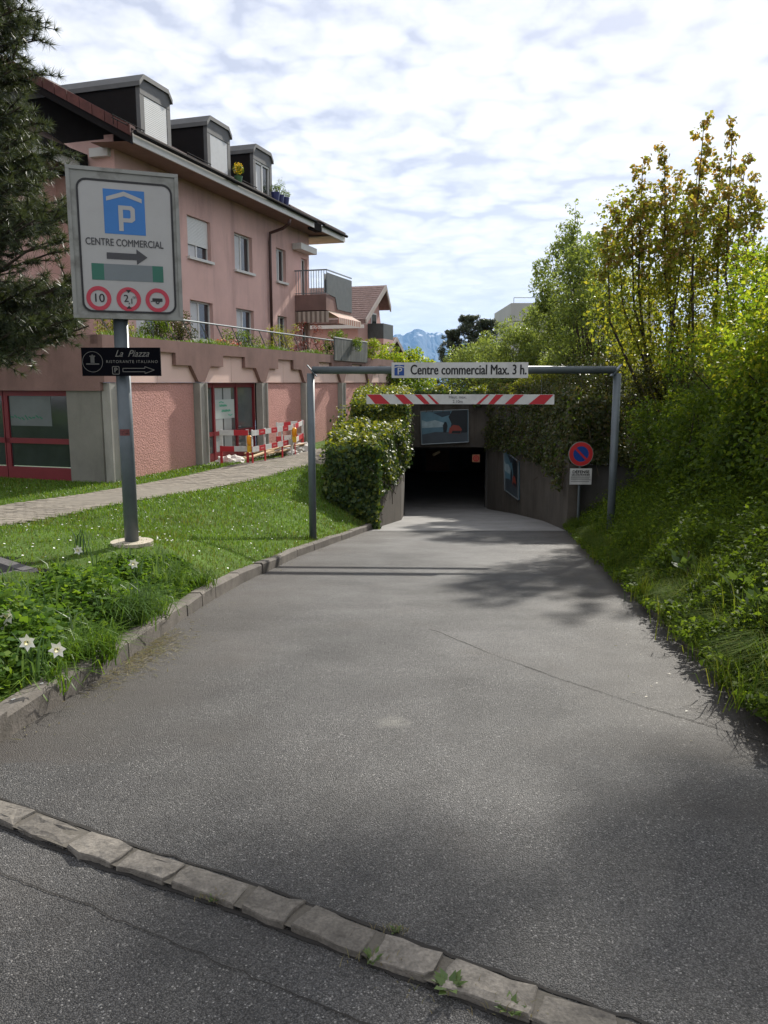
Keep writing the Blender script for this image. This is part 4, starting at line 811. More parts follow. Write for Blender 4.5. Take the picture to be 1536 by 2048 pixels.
# ================================================================== SIGNS AND GANTRY
def big_sign():
    YL = 7.35; LB = P(148, 635, YL); zb = LB[2]; zt = P(129, 329, YL)[2]
    RB = ZP(366, 641, zb)
    rx = Vector(RB - LB); rx.z = 0; w = rx.length; h = zt - zb; fr0 = frame(LB, rx); fr = lambda a, b, c=0: fr0(a, b, c)
    root = T('parking_sign', 'tall grey-framed illuminated parking sign on a steel pole beside the flower bed', 'sign', POLE)
    mid = Vector(fr(w / 2, 0, -.1)); pole = MB(); top = Vector((POLE[0], POLE[1], zb + .02))
    pole.tube([POLE + np.array([0, 0, -.3]), tuple(top)], .066, 20); pole.build('pole', GALVD, root, smooth=True)
    mb = MB(); mb.prism(disc(.2, 20), -.25, .03, lambda a, b, c: (POLE[0] + a, POLE[1] + b, POLE[2] + c)); mb.build('base', mat('base_concrete', (.42, .37, .29), .9, .15, 8, .2, 60), root)
    bxm = MB(); bxm.box(0, w, 0, h, -.13, 0, fr); box = bxm.build('case', SIGNF, root)
    mb = MB()
    for a0, a1, b0, b1 in ((0, w, 0, .028), (0, w, h - .028, h), (0, .028, .028, h - .028), (w - .028, w, .028, h - .028)): mb.box(a0 - .002, a1 + .002, b0 - .002, b1 + .002, .0, .014, fr)
    mb.build('frame', SIGNF, root)
    g = lambda a, b, c=0: fr(w / 2 + a, h / 2 + b, c); cx, cy = .012 * w, -.016 * h
    g2 = lambda a, b, c=0: g(a + cx, b + cy, c)
    o = rrect(w * .86, h * .885, .085); i = rrect(w * .86 - .034, h * .885 - .034, .07)
    mb = MB(); ringmesh(mb, o, i, g2, .001, .008); mb.build('black_border', BLACK, root)
    mb = MB(); mb.poly(rrect(w * .86 - .03, h * .885 - .03, .072), g2, .003); face = mb.build('face', SIGNW, root)
    V = lambda fy: h / 2 - fy * h
    s = .37 * w; c0 = V(.28); mb = MB(); mb.poly([(-s / 2, c0 - s * .54), (s / 2, c0 - s * .54), (s / 2, c0 + s * .54), (-s / 2, c0 + s * .54)], g, .005); mb.build('blue_panel', BLUE, face)
    mb = MB(); mb.poly([(-s * .43, c0 + s * .25), (-s * .43, c0 + s * .35), (0, c0 + s * .5), (s * .43, c0 + s * .35), (s * .43, c0 + s * .25), (0, c0 + s * .39)], g, .007); mb.build('roof_symbol', SIGNW, face)
    mb = MB(); px0, pw, ph = -s * .15, s * .40, s * .62; y0 = c0 - s * .46
    mb.poly([(px0, y0), (px0 + s * .11, y0), (px0 + s * .11, y0 + ph), (px0, y0 + ph)], g, .007)
    ro = [(px0 + s * .11, y0 + ph), (px0 + pw * .8, y0 + ph), (px0 + pw, y0 + ph * .9), (px0 + pw, y0 + ph * .45), (px0 + pw * .8, y0 + ph * .35), (px0 + s * .11, y0 + ph * .35)]
    ri = [(px0 + s * .11, y0 + ph * .84), (px0 + pw * .66, y0 + ph * .84), (px0 + pw * .73, y0 + ph * .8), (px0 + pw * .73, y0 + ph * .55), (px0 + pw * .66, y0 + ph * .51), (px0 + s * .11, y0 + ph * .51)]
    for k in range(5): mb.poly([ro[k], ro[k + 1], ri[k + 1], ri[k]], g, .007)
    mb.build('letter_p', SIGNW, face)
    text('CENTRE COMMERCIAL', .087, DGREY, face, g, -.01, V(.487), .006, bold=.0012, fit=.70 * w)
    a = V(.575); mb = MB(); mb.poly([(-.18 * w, a - .028), (.09 * w, a - .028), (.09 * w, a - .068), (.19 * w, a), (.09 * w, a + .068), (.09 * w, a + .028), (-.18 * w, a + .028)], g, .006); mb.build('arrow', DGREY, face)
    a = V(.685)
    for x0, x1, m in ((-.32, -.21, GREENP), (-.21, .23, GREYG), (.23, .33, GREENP)): mb = MB(); mb.poly([(x0 * w, a - .055 * h), (x1 * w, a - .055 * h), (x1 * w, a + .055 * h), (x0 * w, a + .055 * h)], g, .006); mb.build('display_bar', m, face)
    y = V(.865); r = .112 * w
    for k, x in enumerate((-.27 * w, .0, .265 * w)):
        mb = MB(); ringmesh(mb, disc(r, 36, x, y), disc(r * .67, 36, x, y), g, .004, .007); mb.build('red_ring', REDP, face)
    text('10', .105, BLACK, face, g, -.27 * w, y, .006, bold=.001)
    text('2', .09, BLACK, face, g, -.022, y + .005, .006, bold=.001); text(',1', .066, BLACK, face, g, .018, y - .018, .006, bold=.0008); text('m', .045, BLACK, face, g, .05, y + .02, .006)
    for sg in (1, -1): mb = MB(); mb.poly([(-.024, y + sg * r * .78), (.024, y + sg * r * .78), (0, y + sg * r * .52)], g, .0085); mb.build('height_mark', BLACK, face)
    x = .265 * w; mb = MB(); mb.poly([(x - .045, y - .012), (x + .045, y - .012), (x + .045, y + .018), (x - .045, y + .018)], g, .006); ringmesh(mb, disc(.018, 16, x, y - .016), disc(.009, 16, x, y - .016), g, .006, .0085); mb.poly([(x - .06, y - .014), (x - .045, y - .014), (x - .045, y - .008), (x - .06, y - .008)], g, .006); mb.build('trailer_symbol', BLACK, face)
    # ventilation slots on the narrow side
    mb = MB(); q = lambda a, b, c=0: fr(-.002 - c, b, -a)
    for k in range(9): mb.box(.035, .08, .06 + k * .022, .072 + k * .022, 0, .002, q)
    mb.build('vent_slot', BLACK, root)
    return fr, w, h
big_sign()
def black_sign():
    Y = 7.47; a = P(165, 752, Y); b = P(322, 752, Y); zt = P(164, 695, Y)[2]; w = b[0] - a[0]; h = zt - a[2]; fr = frame(a, (1, 0, 0))
    root = T('restaurant_sign', 'small black restaurant sign with arrow clamped below the parking sign', 'sign', a)
    mb = MB(); mb.box(0, w, 0, h, -.02, 0, fr); pl = mb.build('plate', mat('sign_black', (.003, .003, .005), .75, spec=.04), root)
    mb = MB(); mb.box(.36 * w, .62 * w, .3 * h, .7 * h, -.06, -.02, fr); mb.build('clamp', GALVD, root)
    gold = mat('silver_print', (.15, .145, .13), .5); x, y = .14 * w, .5 * h; r = .13 * w
    mb = MB(); ringmesh(mb, disc(r, 36, x, y), disc(r * .965, 36, x, y), fr, .001, .003)
    mb.build('emblem_ring', gold, pl)
    mb = MB()
    for a0, a1, b0, b1 in ((-.018, .018, -.01, .045), (-.026, .026, .045, .056), (-.006, .006, .056, .065), (-.06, .06, -.026, -.014)): mb.poly([(x + a0, y + b0), (x + a1, y + b0), (x + a1, y + b1), (x + a0, y + b1)], fr, .003)
    mb.build('emblem', mat('silver_dim', (.07, .068, .062), .5), pl)
    text('La  Piazza', .085, gold, pl, fr, .64 * w, .78 * h, .003, shear=.45, xs=.95); text('RISTORANTE ITALIANO', .036, gold, pl, fr, .64 * w, .5 * h, .003, sp=1.28)
    text('P', .062, gold, pl, fr, .43 * w, .2 * h, .003, bold=.0008); mb = MB(); ringmesh(mb, rrect(.066, .074, .01), rrect(.056, .064, .006), lambda a, b, c=0: fr(.43 * w + a, .2 * h + b, c), .001, .003); mb.build('parking_box', gold, pl)
    mb = MB(); stroke(mb, [(.52 * w, .15 * h), (.8 * w, .15 * h), (.8 * w, .09 * h), (.92 * w, .21 * h), (.8 * w, .33 * h), (.8 * w, .27 * h), (.52 * w, .27 * h), (.52 * w, .15 * h)], .005, fr, .003); mb.build('arrow', gold, pl)
    c = P(250, 865, 7.53); mb = MB(); f2 = lambda a, b, c_=0: (POLE[0] + .0672 * math.sin(a / .067), POLE[1] - .0672 * math.cos(a / .067), c[2] + b)
    st = MB()
    for k in range(6): st.add([f2(-.05 + .017 * k, -.03), f2(-.033 + .017 * k, -.03), f2(-.033 + .017 * k, .03), f2(-.05 + .017 * k, .03)], [(0, 1, 2, 3)])
    st.build('sticker', mat('sticker', (.12, .03, .03), .5, .6, 60), label='small dark red sticker wrapped round the steel sign pole', cat='sticker')
black_sign()
def gantry():
    r = T('height_gantry', 'grey steel tube gantry spanning the garage ramp', 'gantry', (GL + GR) / 2)
    tl = P(617, 743, 13.0); tr = P(1231, 737, 12.6); zt = (tl[2] + tr[2]) / 2; a = np.array([GL[0] - .0, GL[1], zt]); b = np.array([GR[0] + .0, GR[1], zt])
    for q, g in ((a, GL), (b, GR)):
        mb = MB(); mb.tube([(g[0], g[1], g[2] - .5), (g[0], g[1], zt - .05)], .060, 18); mb.build('post', GALVD, r, smooth=True)
        d = (b - a) / np.linalg.norm(b - a) * (1 if q is a else -1)
        mb = MB(); mb.add([(q[0] - d[0] * .06, q[1] - d[1] * .06 + e, zt + .075) for e in (-.07, .07)] + [(q[0] + d[0] * .09, q[1] + d[1] * .09 + e, zt - .1) for e in (-.07, .07)] + [(q[0] - d[0] * .06 + d[0] * .012, q[1] - d[1] * .06 + e, zt + .085) for e in (-.07, .07)] + [(q[0] + d[0] * .102, q[1] + d[1] * .09 + e, zt - .09) for e in (-.07, .07)], [(0, 1, 3, 2), (4, 6, 7, 5), (0, 4, 5, 1), (2, 3, 7, 6), (0, 2, 6, 4), (1, 5, 7, 3)]); mb.build('corner_flange', GALVD, r)
    d = (b - a) / np.linalg.norm(b - a); mb = MB(); mb.tube([tuple(a + d * .03), tuple(b - d * .03)], .060, 18); mb.build('crossbeam', GALVD, r, smooth=True)
    L_ = np.linalg.norm(b - a); fr = frame(a, d)
    def on(px, py):       # pixel -> (along, up) in the gantry plane
        n = np.array([-d[1], d[0], 0]); q = ray(px, py); k = (n @ (a - CAM)) / (n @ q); p = CAM + q * k; return (p - a) @ d, p[2] - a[2]
    u0, v0 = on(784, 756); u1, v1 = on(1056, 722); root = T('name_board', 'long white board naming the shopping centre car park on the gantry beam', 'sign', fr(u0, v0, .08))
    f2 = lambda x, y, c=0: fr(x, y, c + .08); w, h = u1 - u0, v1 - v0 - .02
    mb = MB(); mb.box(u0, u1, v0, v0 + h, -.012, 0, f2); mb.build('board', BOARDW, root)
    q = .62 * h; mb = MB(); mb.poly([(u0 + .045, v0 + .16 * h), (u0 + .045 + q * 1.02, v0 + .16 * h), (u0 + .045 + q * 1.02, v0 + .16 * h + q * 1.1), (u0 + .045, v0 + .16 * h + q * 1.1)], f2, .003); mb.build('blue_panel', BLUEN, root)
    xc = u0 + .045 + q * .51; yb = v0 + .16 * h; text('P', .155, BOARDW, root, f2, xc + .005, yb + .42 * q, .0055, bold=.002)
    mb = MB(); mb.poly([(xc - .08, yb + q * .78), (xc - .08, yb + q * .88), (xc, yb + q * 1.03), (xc + .08, yb + q * .88), (xc + .08, yb + q * .78), (xc, yb + q * .92)], f2, .0055); mb.build('roof_symbol', BOARDW, root)
    text('Centre commercial Max. 3 h.', .215, BLACK, root, f2, u0 + .295, v0 + .5 * h, .004, align='LEFT', bold=.0045, fit=.845 * w)
    for k in (.12, .88): mb = MB(); mb.box(u0 + w * k - .02, u0 + w * k + .02, v0 + .03, v0 + h - .02, -.06, -.0125, f2); mb.build('bracket', GALVD, root)
    # hanging height bar
    U0, V0 = on(733, 808); U1, V1 = on(1109, 789); root = T('height_bar', 'hanging red and white striped headroom bar under the gantry', 'barrier bar', fr(U0, V0, 0)); wb = U1 - U0; hb = V1 - V0
    f3 = lambda x, y, c=0: fr(U0 + x / 1116 * wb, V0 + y * hb, c); mb = MB(); mb.box(0, 1116, 0, 1, -.025, 0, f3); bar = mb.build('bar', BOARDW, root)
    for t0, t1, b0, b1 in ((3, 83, 53, 143), (168, 223, 223, 283), (288, 328, 348, 382), (363, 379, 418, 438), (718, 736, 658, 678), (773, 818, 728, 763), (883, 938, 826, 878), (1033, 1110, 966, 1058)):
        mb = MB(); mb.poly([(b0, .02), (b1, .02), (t1, .98), (t0, .98)], f3, .003); mb.build('stripe', REDB, bar)
    text('Haut. max.', .062, DGREY, bar, f3, 545, .73, .003, xs=430, name='lettering') if False else None
    f4 = lambda x, y, c=0: fr(U0 + .49 * wb + x, V0 + y, c); text('Haut. max.', .068, DGREY, bar, f4, 0, hb * .72, .004, xs=.95); text('2.10m', .068, DGREY, bar, f4, 0, hb * .26, .004, xs=.95)
    for x in (75, 1040):
        p = f3(x, 1, -.012); mb = MB(); mb.tube([p, (p[0], p[1], zt - .04)], .003, 6); mb.build('hanger', GALVD, root)
gantry()
def no_parking():
    Y = 16.45; c = P(1162, 908, Y); r_ = T('no_parking_sign', 'round red and blue no-parking sign on the dark wing wall', 'sign', (c[0], Y, c[2] - .26)); fr = frame((c[0], Y, c[2]), (1, 0, 0)); R0 = .255
    mb = MB(); mb.prism(disc(R0, 40), -.02, 0, fr); pl = mb.build('disc', SIGNF, r_)
    mb = MB(); ringmesh(mb, disc(R0 * .95, 40), disc(R0 * .63, 40), fr, .001, .003); mb.build('red_ring', mat('signal_red', (.50, .03, .035), .4), pl)
    mb = MB(); mb.poly(disc(R0 * .62, 40), fr, .002); mb.build('blue_field', mat('signal_blue', (.012, .055, .28), .4), pl)
    d = .7071; k = R0 * .62; w = R0 * .085; mb = MB(); mb.poly([(-k * d - w * d, k * d - w * d), (k * d - w * d, -k * d - w * d), (k * d + w * d, -k * d + w * d), (-k * d + w * d, k * d + w * d)], fr, .0045); mb.build('slash', mat('signal_red', (.5, .03, .035)), pl)
    mb = MB(); mb.tube([(c[0], Y + .05, -1.4), (c[0], Y + .05, c[2] + .1)], .025, 10); mb.build('post', GALVD, r_)
    a = P(1139, 969, Y); b = P(1184, 937, Y); w, h = b[0] - a[0], b[2] - a[2]; f2 = frame((a[0], Y, a[2]), (1, 0, 0)); root = T('notice_plate', 'white notice plate with black lettering below the no-parking sign', 'sign', a)
    mb = MB(); mb.box(0, w, 0, h, -.01, 0, f2); mb.build('plate', BOARDW, root); text('DÉFENSE', .085, BLACK, root, f2, w / 2, h * .78, .003, bold=.003, xs=1.05); text('DE STATIONNER', .052, BLACK, root, f2, w / 2, h * .6, .003, bold=.002, xs=.95)
    for k, y in enumerate((.46, .39, .29, .18)): mb = MB(); mb.poly([(.05 * w, h * y), ((.95 - .06 * (k % 2)) * w, h * y), ((.95 - .06 * (k % 2)) * w, h * (y + .025)), (.05 * w, h * (y + .025))], f2, .003); mb.build('text_line', DGREY, root)
no_parking()
# ------------------------------------------------------------------ barriers round the dug-up doorstep
def barriers():
    zg = -.575
    def barrier(label, A, B, legs, segs, bot=.35, top=.78, bh=.14):
        A = Vector((*A[:2], zg)); B = Vector((*B[:2], zg)); d = B - A; L_ = d.length; fr = frame(A, d); r = T('site_barrier', label, 'barrier', (A + B) / 2, 'red and white site barriers')
        for k, x in enumerate(legs):
            mb = MB(); mb.box(x * L_ - .035, x * L_ + .035, 0, .5, -.03, -.005, fr); mb.build('leg', REDB if k != 3 else BOARDW, r); mb = MB(); mb.box(x * L_ - .035, x * L_ + .035, .501, top + bh + .02, -.03, -.005, fr); mb.build('leg', BOARDW, r)
        for row, z in enumerate((bot, top)):
            for k in range(segs):
                mb = MB(); mb.box(L_ * k / segs + .001, L_ * (k + 1) / segs - .001, z, z + bh, -.004, .02, fr); mb.build('board', (REDB if (k + row) % 2 == 0 else BOARDW) if segs < 5 else (REDB if k % 2 else BOARDW), r)
                if segs >= 5 and k % 2:
                    mb = MB(); mb.box(L_ * (k + .25) / segs, L_ * (k + .75) / segs, z + .05, z + .09, .0205, .022, fr); mb.build('print', mat('pale_red', (.55, .18, .18), .5), r)
        return fr, L_
    z = zg
    A1 = ZP(441, 929, z); A2 = ZP(498, 929, z); B1 = ZP(505, 931, z); B2 = ZP(587, 911, z); C1 = BF(7.75, .35, 0); C2 = np.array(BF(9.75, .42, 0))
    barrier('red and white site barrier standing across the shop door end', A1, A2, (0.04, .96), 2)
    barrier('long red and white site barrier along the paved path', B1, B2, (.02, .3, .72, .98), 7)
    barrier('red and white site barrier along the pink wall behind the rubble', C1, C2, (.05, .95), 4)
    barrier('short red and white site barrier closing the far end', C2, B2, (.1, .9), 2)
    for (px, py), lb in (((497, 880), 'amber warning lamp between the door barrier and the long barrier'), ((592, 878), 'amber warning lamp on the far barrier corner')):
        base = A2 if px < 540 else B2; c = Vector((base[0] + .04, base[1] - .06, zg + .52 if px < 540 else zg + .58)); r = T('warning_lamp', lb, 'lamp', c, 'amber warning lamps')
        mb = MB(); mb.tube([c + Vector((0, 0, .0)), c + Vector((0, 0, .05)), c + Vector((0, 0, .22)), c + Vector((0, 0, .26))], [.05, .07, .075, .04], 12); mb.build('lens', ORANGE, r, smooth=True)
        mb = MB(); mb.box(c.x - .06, c.x + .06, c.y - .045, c.y + .045, c.z - .18, c.z - .001); mb.build('battery_case', mat('lamp_yellow', (.7, .42, .02), .45), r)
    root = 0
    for k, (s0, t0, s1, t1, z0, lb) in enumerate(((4.3, .5, 7.2, .75, .06, 'lowest timber plank against the shop doorstep'), (4.8, .8, 7.4, 1.0, .1, 'timber plank lying next to the short door barrier'), (4.6, 1.05, 7.3, .7, .16, 'timber plank crossing over the others by the shop door'), (5.2, .6, 8.3, 1.05, .2, 'longest timber plank reaching under the long barrier'))):
        a = Vector(BF(s0, t0, zg + z0 - .03)); b = Vector(BF(s1, t1, zg + z0 + .03)); d = (b - a); fr = frame(a, d); L_ = d.length
        mb = MB(); mb.box(0, L_, 0, .035, -.06, .06, fr); mb.build('timber_plank', WOOD, label=lb, cat='plank', group='planks by the shop door')
    for k, (s0, t0, w, h, lb) in enumerate(((4.4, .55, .42, .2, 'white rubble sack beside the grey door pillar'), (7.3, .95, .3, .16, 'smallest pale sack at the ends of the timber planks'), (7.9, .7, .42, .22, 'flat white sack behind the second leg of the long barrier'), (8.3, .85, .42, .24, 'widest white sack behind the middle of the long barrier'), (8.75, .7, .36, .26, 'tallest crumpled sack behind the white barrier leg'), (9.2, .75, .3, .2, 'white sack next to the far amber lamp'))):
        c = BF(s0, t0, zg); bm = bmesh.new(); bmesh.ops.create_icosphere(bm, subdivisions=3, radius=1)
        for v in bm.verts:
            n = 1 + .16 * math.sin(v.co.x * 7 + k) * math.cos(v.co.y * 6) + .1 * math.sin(v.co.z * 11 + v.co.x * 9); v.co = Vector((c[0] + v.co.x * w * n, c[1] + v.co.y * w * .8 * n, c[2] + max(v.co.z, -.1) * h * n))
        me = bpy.data.meshes.new('rubble_sack'); bm.to_mesh(me); bm.free()
        obj('rubble_sack', me, TARP, smooth=False, label=lb, cat='sack', group='sacks behind the barriers')
barriers()
# ================================================================== VEGETATION
G = lambda *c: tuple(c)
L_BRIGHT = leafmat('leaf_bright', [G(.07, .125, .014), G(.12, .185, .02), G(.16, .225, .025), G(.26, .26, .035)], .58, .2, 1.7)
L_MID = leafmat('leaf_mid', [G(.04, .08, .012), G(.07, .115, .017), G(.105, .15, .022)], .52, .2, 1.6)
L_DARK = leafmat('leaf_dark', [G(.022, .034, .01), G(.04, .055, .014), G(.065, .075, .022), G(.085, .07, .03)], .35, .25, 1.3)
L_PALE = leafmat('leaf_pale', [G(.11, .165, .06), G(.16, .215, .075), G(.20, .25, .085)], .58, .2, 1.3)
L_OLIVE = leafmat('leaf_olive', [G(.09, .12, .02), G(.15, .18, .03), G(.22, .21, .04)], .6, .12, 1.6)
L_BRONZE = leafmat('leaf_bronze', [G(.25, .15, .055), G(.31, .21, .07), G(.24, .21, .065), G(.18, .20, .05), G(.15, .19, .045)], .55, .15, 1.3)
L_IVY = leafmat('leaf_ivy', [G(.02, .045, .012), G(.035, .07, .016), G(.05, .085, .018), G(.12, .145, .02)], .3, .35, 1.5, .5)
L_IVY_NEWLIT = leafmat('leaf_ivy_new_lit', [G(.10, .14, .016), G(.17, .20, .022), G(.25, .25, .035)], .42, .3, 1.4, .5)  # new ivy leaves, yellowed further to paint the sunlit tops
L_GRASS = leafmat('grass_blade', [G(.06, .13, .016), G(.095, .18, .022), G(.135, .215, .03)], .4, .2, 1.3)
L_STRAP = leafmat('strap_leaf', [G(.045, .10, .022), G(.07, .14, .026), G(.09, .16, .03)], .35, .4, 1.4)
L_NEEDLE = leafmat('needle', [G(.03, .045, .024), G(.05, .07, .035), G(.08, .10, .045)], .25, .5, 1.2)
L_STRAW = leafmat('straw', [G(.16, .13, .07), G(.22, .19, .11), G(.12, .13, .05)], .3, .2, 1)
L_PETAL = leafmat('petal', [G(.78, .78, .72), G(.82, .82, .79)], .04, .2, 1.05)
def leaves_in(clumps, n, size, asp=.6, droop=.3, shell=.45):
    vol = np.array([c[1] if np.isscalar(c[1]) else float(np.mean(c[1])) for c in clumps]) ** 2.2; cnt = np.maximum(1, (n * vol / vol.sum()).astype(int)); Cs = []; Ds = []
    for (c, r), k in zip(clumps, cnt):
        p, d = in_ellipsoid(k, c, (r,) * 3 if np.isscalar(r) else r, shell); Cs.append(p); Ds.append(d)
    c = np.concatenate(Cs); d = np.concatenate(Ds); m = len(c); nrm = unit(d * .6 + rnd_dir(m) * .9 + np.array([0, 0, .7])); ax = rnd_dir(m) + d * .5 - np.array([0, 0, droop])
    ln = size * rng.uniform(.6, 1.35, m); return leaf_quads(c, ax, nrm, ln, ln * asp)
def blob(c, r, k, cr, shell=.35):
    p, d = in_ellipsoid(k, c, r, shell); return [(tuple(q), cr * rng.uniform(.65, 1.35)) for q in p]
def plant(name, label, cat, base, clumps, n, size, m, stems=6, stem_r=.03, group=None, asp=.6, twigs=40, bark=BARK, foliage='crown', trunk=False):
    base = np.array(base, float); root = T(name, label, cat, base, group)
    obj(foliage, np_mesh(foliage, leaves_in(clumps, n, size, asp), 4), m, root)
    mb = MB(); cl = [np.array(c[0]) for c in clumps]; cen = np.mean(cl, axis=0)
    if trunk:
        top = np.array([base[0] * .6 + cen[0] * .4, base[1] * .6 + cen[1] * .4, cen[2]]); mid = (base + top) / 2 + rng.normal(0, .06, 3); mb.tube([base - [0, 0, .2], mid, top], [stem_r, stem_r * .8, stem_r * .4], 8)
        hubs = [mid, top, (mid + top) / 2]
    else:
        hubs = [base]
    idx = rng.choice(len(cl), min(twigs, len(cl)), replace=False)
    for i in idx:
        h = hubs[rng.integers(len(hubs))] + rng.normal(0, .08, 3) * (0 if trunk else 1); q = cl[i]; mid = (h + q) / 2 + np.array([0, 0, .12]) + rng.normal(0, .06, 3); r0 = stem_r * (.45 if trunk else rng.uniform(.4, .9)); mb.tube([h, mid, q], [r0, r0 * .7, r0 * .3], 5, False)
    mb.build('trunk' if trunk else 'stems', bark, root); return root
def grounded(px, py, Y, fn): p = P(px, py, Y); return p
# --- right-hand shrubs
def right_side():
    def bz(x, y): return float(bank_z(x, y))
    # bright green shrubs nearest
    grp = 'bright green shrubs on the bank'
    for (x, y, rx, ry, rz, h0, n, m, lb) in (
        (5.15, 9.2, 1.15, 1.3, 1.35, 1.5, 20000, L_BRIGHT, 'bright yellow-green leafy shrub rising over the grassy bank'),
        (5.5, 11.8, 1.35, 1.4, 1.6, 1.7, 20000, L_BRIGHT, 'tall bright green shrub beside the bronze-leaved tree'),
        (4.9, 7.2, .75, 1.0, .8, .8, 9000, L_MID, 'low dark green shrub at the foot of the leafy bank'),
        (5.3, 13.3, 1.1, 1.3, 1.0, .85, 15000, L_MID, 'mid green shrub behind the gantry post'),
        (4.75, 9.6, .75, .9, .75, .55, 11000, L_MID, 'leafy shrub spilling down the bank above the dock plant'),
        (4.7, 11.3, .75, 1.0, .8, .6, 11000, L_MID, 'leafy shrub low on the bank close to the gantry post'),
        (4.35, 7.9, .6, .7, .55, .4, 8000, L_MID, 'small leafy shrub halfway down the bank'),
        (5.9, 5.2, 1.1, 1.2, 1.1, 1.0, 9000, L_MID, 'rounded green shrub on the bank close to the street'),
        (6.6, 7.2, 1.2, 1.2, 1.4, 1.4, 10000, L_BRIGHT, 'light green shrub behind the rounded shrub by the street'),
        (6.9, 9.6, 1.5, 1.9, 1.9, 2.3, 16000, L_BRIGHT, 'broad light green bush at the top of the bank')):
        zb = bz(x, y); c = (x, y, zb + h0)
        plant('shrub', lb, 'shrub', (x, y, zb), blob(c, (rx, ry, rz), 90, .3), n, .062, m, stem_r=.03, twigs=50)
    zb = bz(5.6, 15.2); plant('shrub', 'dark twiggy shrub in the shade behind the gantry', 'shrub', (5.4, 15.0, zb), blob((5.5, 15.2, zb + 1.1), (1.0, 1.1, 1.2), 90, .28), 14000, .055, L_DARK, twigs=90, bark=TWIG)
    # dark vine-covered hedge above the ramp wall
    for (x, y, rx, ry, rz, zc, n, m, lb, sz) in (
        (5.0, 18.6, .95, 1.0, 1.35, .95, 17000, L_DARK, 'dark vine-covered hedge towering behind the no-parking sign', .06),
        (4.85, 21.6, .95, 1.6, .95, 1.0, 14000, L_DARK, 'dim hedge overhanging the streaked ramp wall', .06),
        (6.7, 19.0, 1.3, 1.3, 2.5, 2.1, 16000, L_OLIVE, 'olive brown hedge tree between the gantry and pale shrubs', .07),
        (4.9, 25.0, 1.0, 1.8, .8, 1.15, 11000, L_OLIVE, 'olive green hedge above the poster on the ramp wall', .07)):
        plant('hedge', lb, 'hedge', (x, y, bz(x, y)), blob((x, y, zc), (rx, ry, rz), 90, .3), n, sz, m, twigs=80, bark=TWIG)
    # bronze maple: upright shoots
    root = T('maple_tree', 'young maple with upright shoots of bronze new leaves', 'tree', (6.1, 15.6, bz(6.1, 15.6)))
    mb = MB(); pts = []
    tips = [(1285, 330), (1262, 395), (1330, 300), (1352, 360), (1408, 243), (1395, 330), (1465, 255), (1440, 330), (1490, 320), (1232, 420), (1300, 420), (1375, 430), (1510, 360), (1215, 470), (1440, 420), (1340, 470)]
    for px, py in tips:
        tip = P(px, py, 15 + rng.uniform(-.6, 1.2)); b0 = np.array([6.1 + rng.normal(0, .3) + (tip[0] - 6.1) * .45, 15.6, bz(6.1, 15.6) + rng.uniform(.6, 1.3)]); mid = b0 * .45 + tip * .55; mid[0] = mid[0] * .4 + tip[0] * .6
        path_ = [np.array([6.1, 15.6, bz(6.1, 15.6)]), b0, mid, tip]; mb.tube(path_, [.06, .04, .022, .006], 6, False)
        for k in range(34):
            f_ = .1 + .93 * (k + rng.uniform(0, 1)) / 34; seg = (b0 * (1 - f_ / .45) + mid * f_ / .45) if f_ < .45 else (mid + (tip - mid) * (f_ - .45) / .55); pts.append((tuple(seg + rng.normal(0, .17 * (1.25 - .85 * f_), 3)), .13 * (1.3 - .5 * f_)))
    mb.build('trunk', BARK, root); obj('crown', np_mesh('crown', leaves_in([c for c in pts if c[0][2] > 3.8 + rng.uniform(-.6, .9)], 7500, .075, .8, .5, .1), 4), L_BRONZE, root)
    lower = [c for c in pts if c[0][2] < 5.0]
    obj('lower_crown', np_mesh('lower_crown', leaves_in([(c[0], .36) for c in lower], 12500, .075, .75, .4, .1), 4), L_OLIVE, root)
    # pale shrubs further down
    for (px, py, Y, rx, rz, n, lb) in ((955, 742, 36, 1.6, 1.35, 9000, 'pale yellow-green shrub behind the ivy over the garage mouth'), (1020, 722, 33, 1.5, 1.7, 10000, 'pale green shrub before the concrete block'), (1100, 690, 31, 1.25, 1.6, 12000, 'silvery green willow bush beside the concrete block'), (1150, 605, 27, 1.45, 2.6, 14000, 'tall silvery willow with a spire-like top'), (1190, 640, 23, 1.2, 2.3, 12000, 'grey-green bush between willow and bronze maple'), (1050, 790, 32, 2.3, 1.2, 9000, 'pale olive bush low behind the ramp wall')):
        c = P(px, py, Y); zb = 1.2 if Y > 28 else bz(c[0], Y); cl = blob(tuple(c), (rx, 1.4, rz), 100, .3)
        if 'spire' in lb: cl += [((c[0] + rng.normal(0, .1) - .15, Y, c[2] + 1.6 + .14 * k), .3 - .02 * k) for k in range(12)]
        plant('willow_bush', lb, 'bush', (c[0], Y, zb), cl, n, (.11), L_PALE, asp=.45, twigs=60, bark=TWIG)
    # tree and pines behind the garage
    c = P(812, 756, 40); plant('garden_tree', 'round bright green tree showing behind the gantry board', 'tree', (c[0] + .3, 40, -.1), blob((c[0] - .2, 40, c[2] + .2), (1.85, 1.5, 1.08), 60, .40), 8500, .13, L_BRIGHT, trunk=True, stem_r=.12, asp=.7)
    c = P(790, 790, 38); plant('garden_tree', 'low leafy green tree behind the left ivy wall', 'tree', (c[0], 38, -.1), blob((c[0], 38, c[2] + .2), (1.5, 1.2, .8), 40, .4), 6000, .12, L_MID, trunk=True, stem_r=.1, asp=.7)
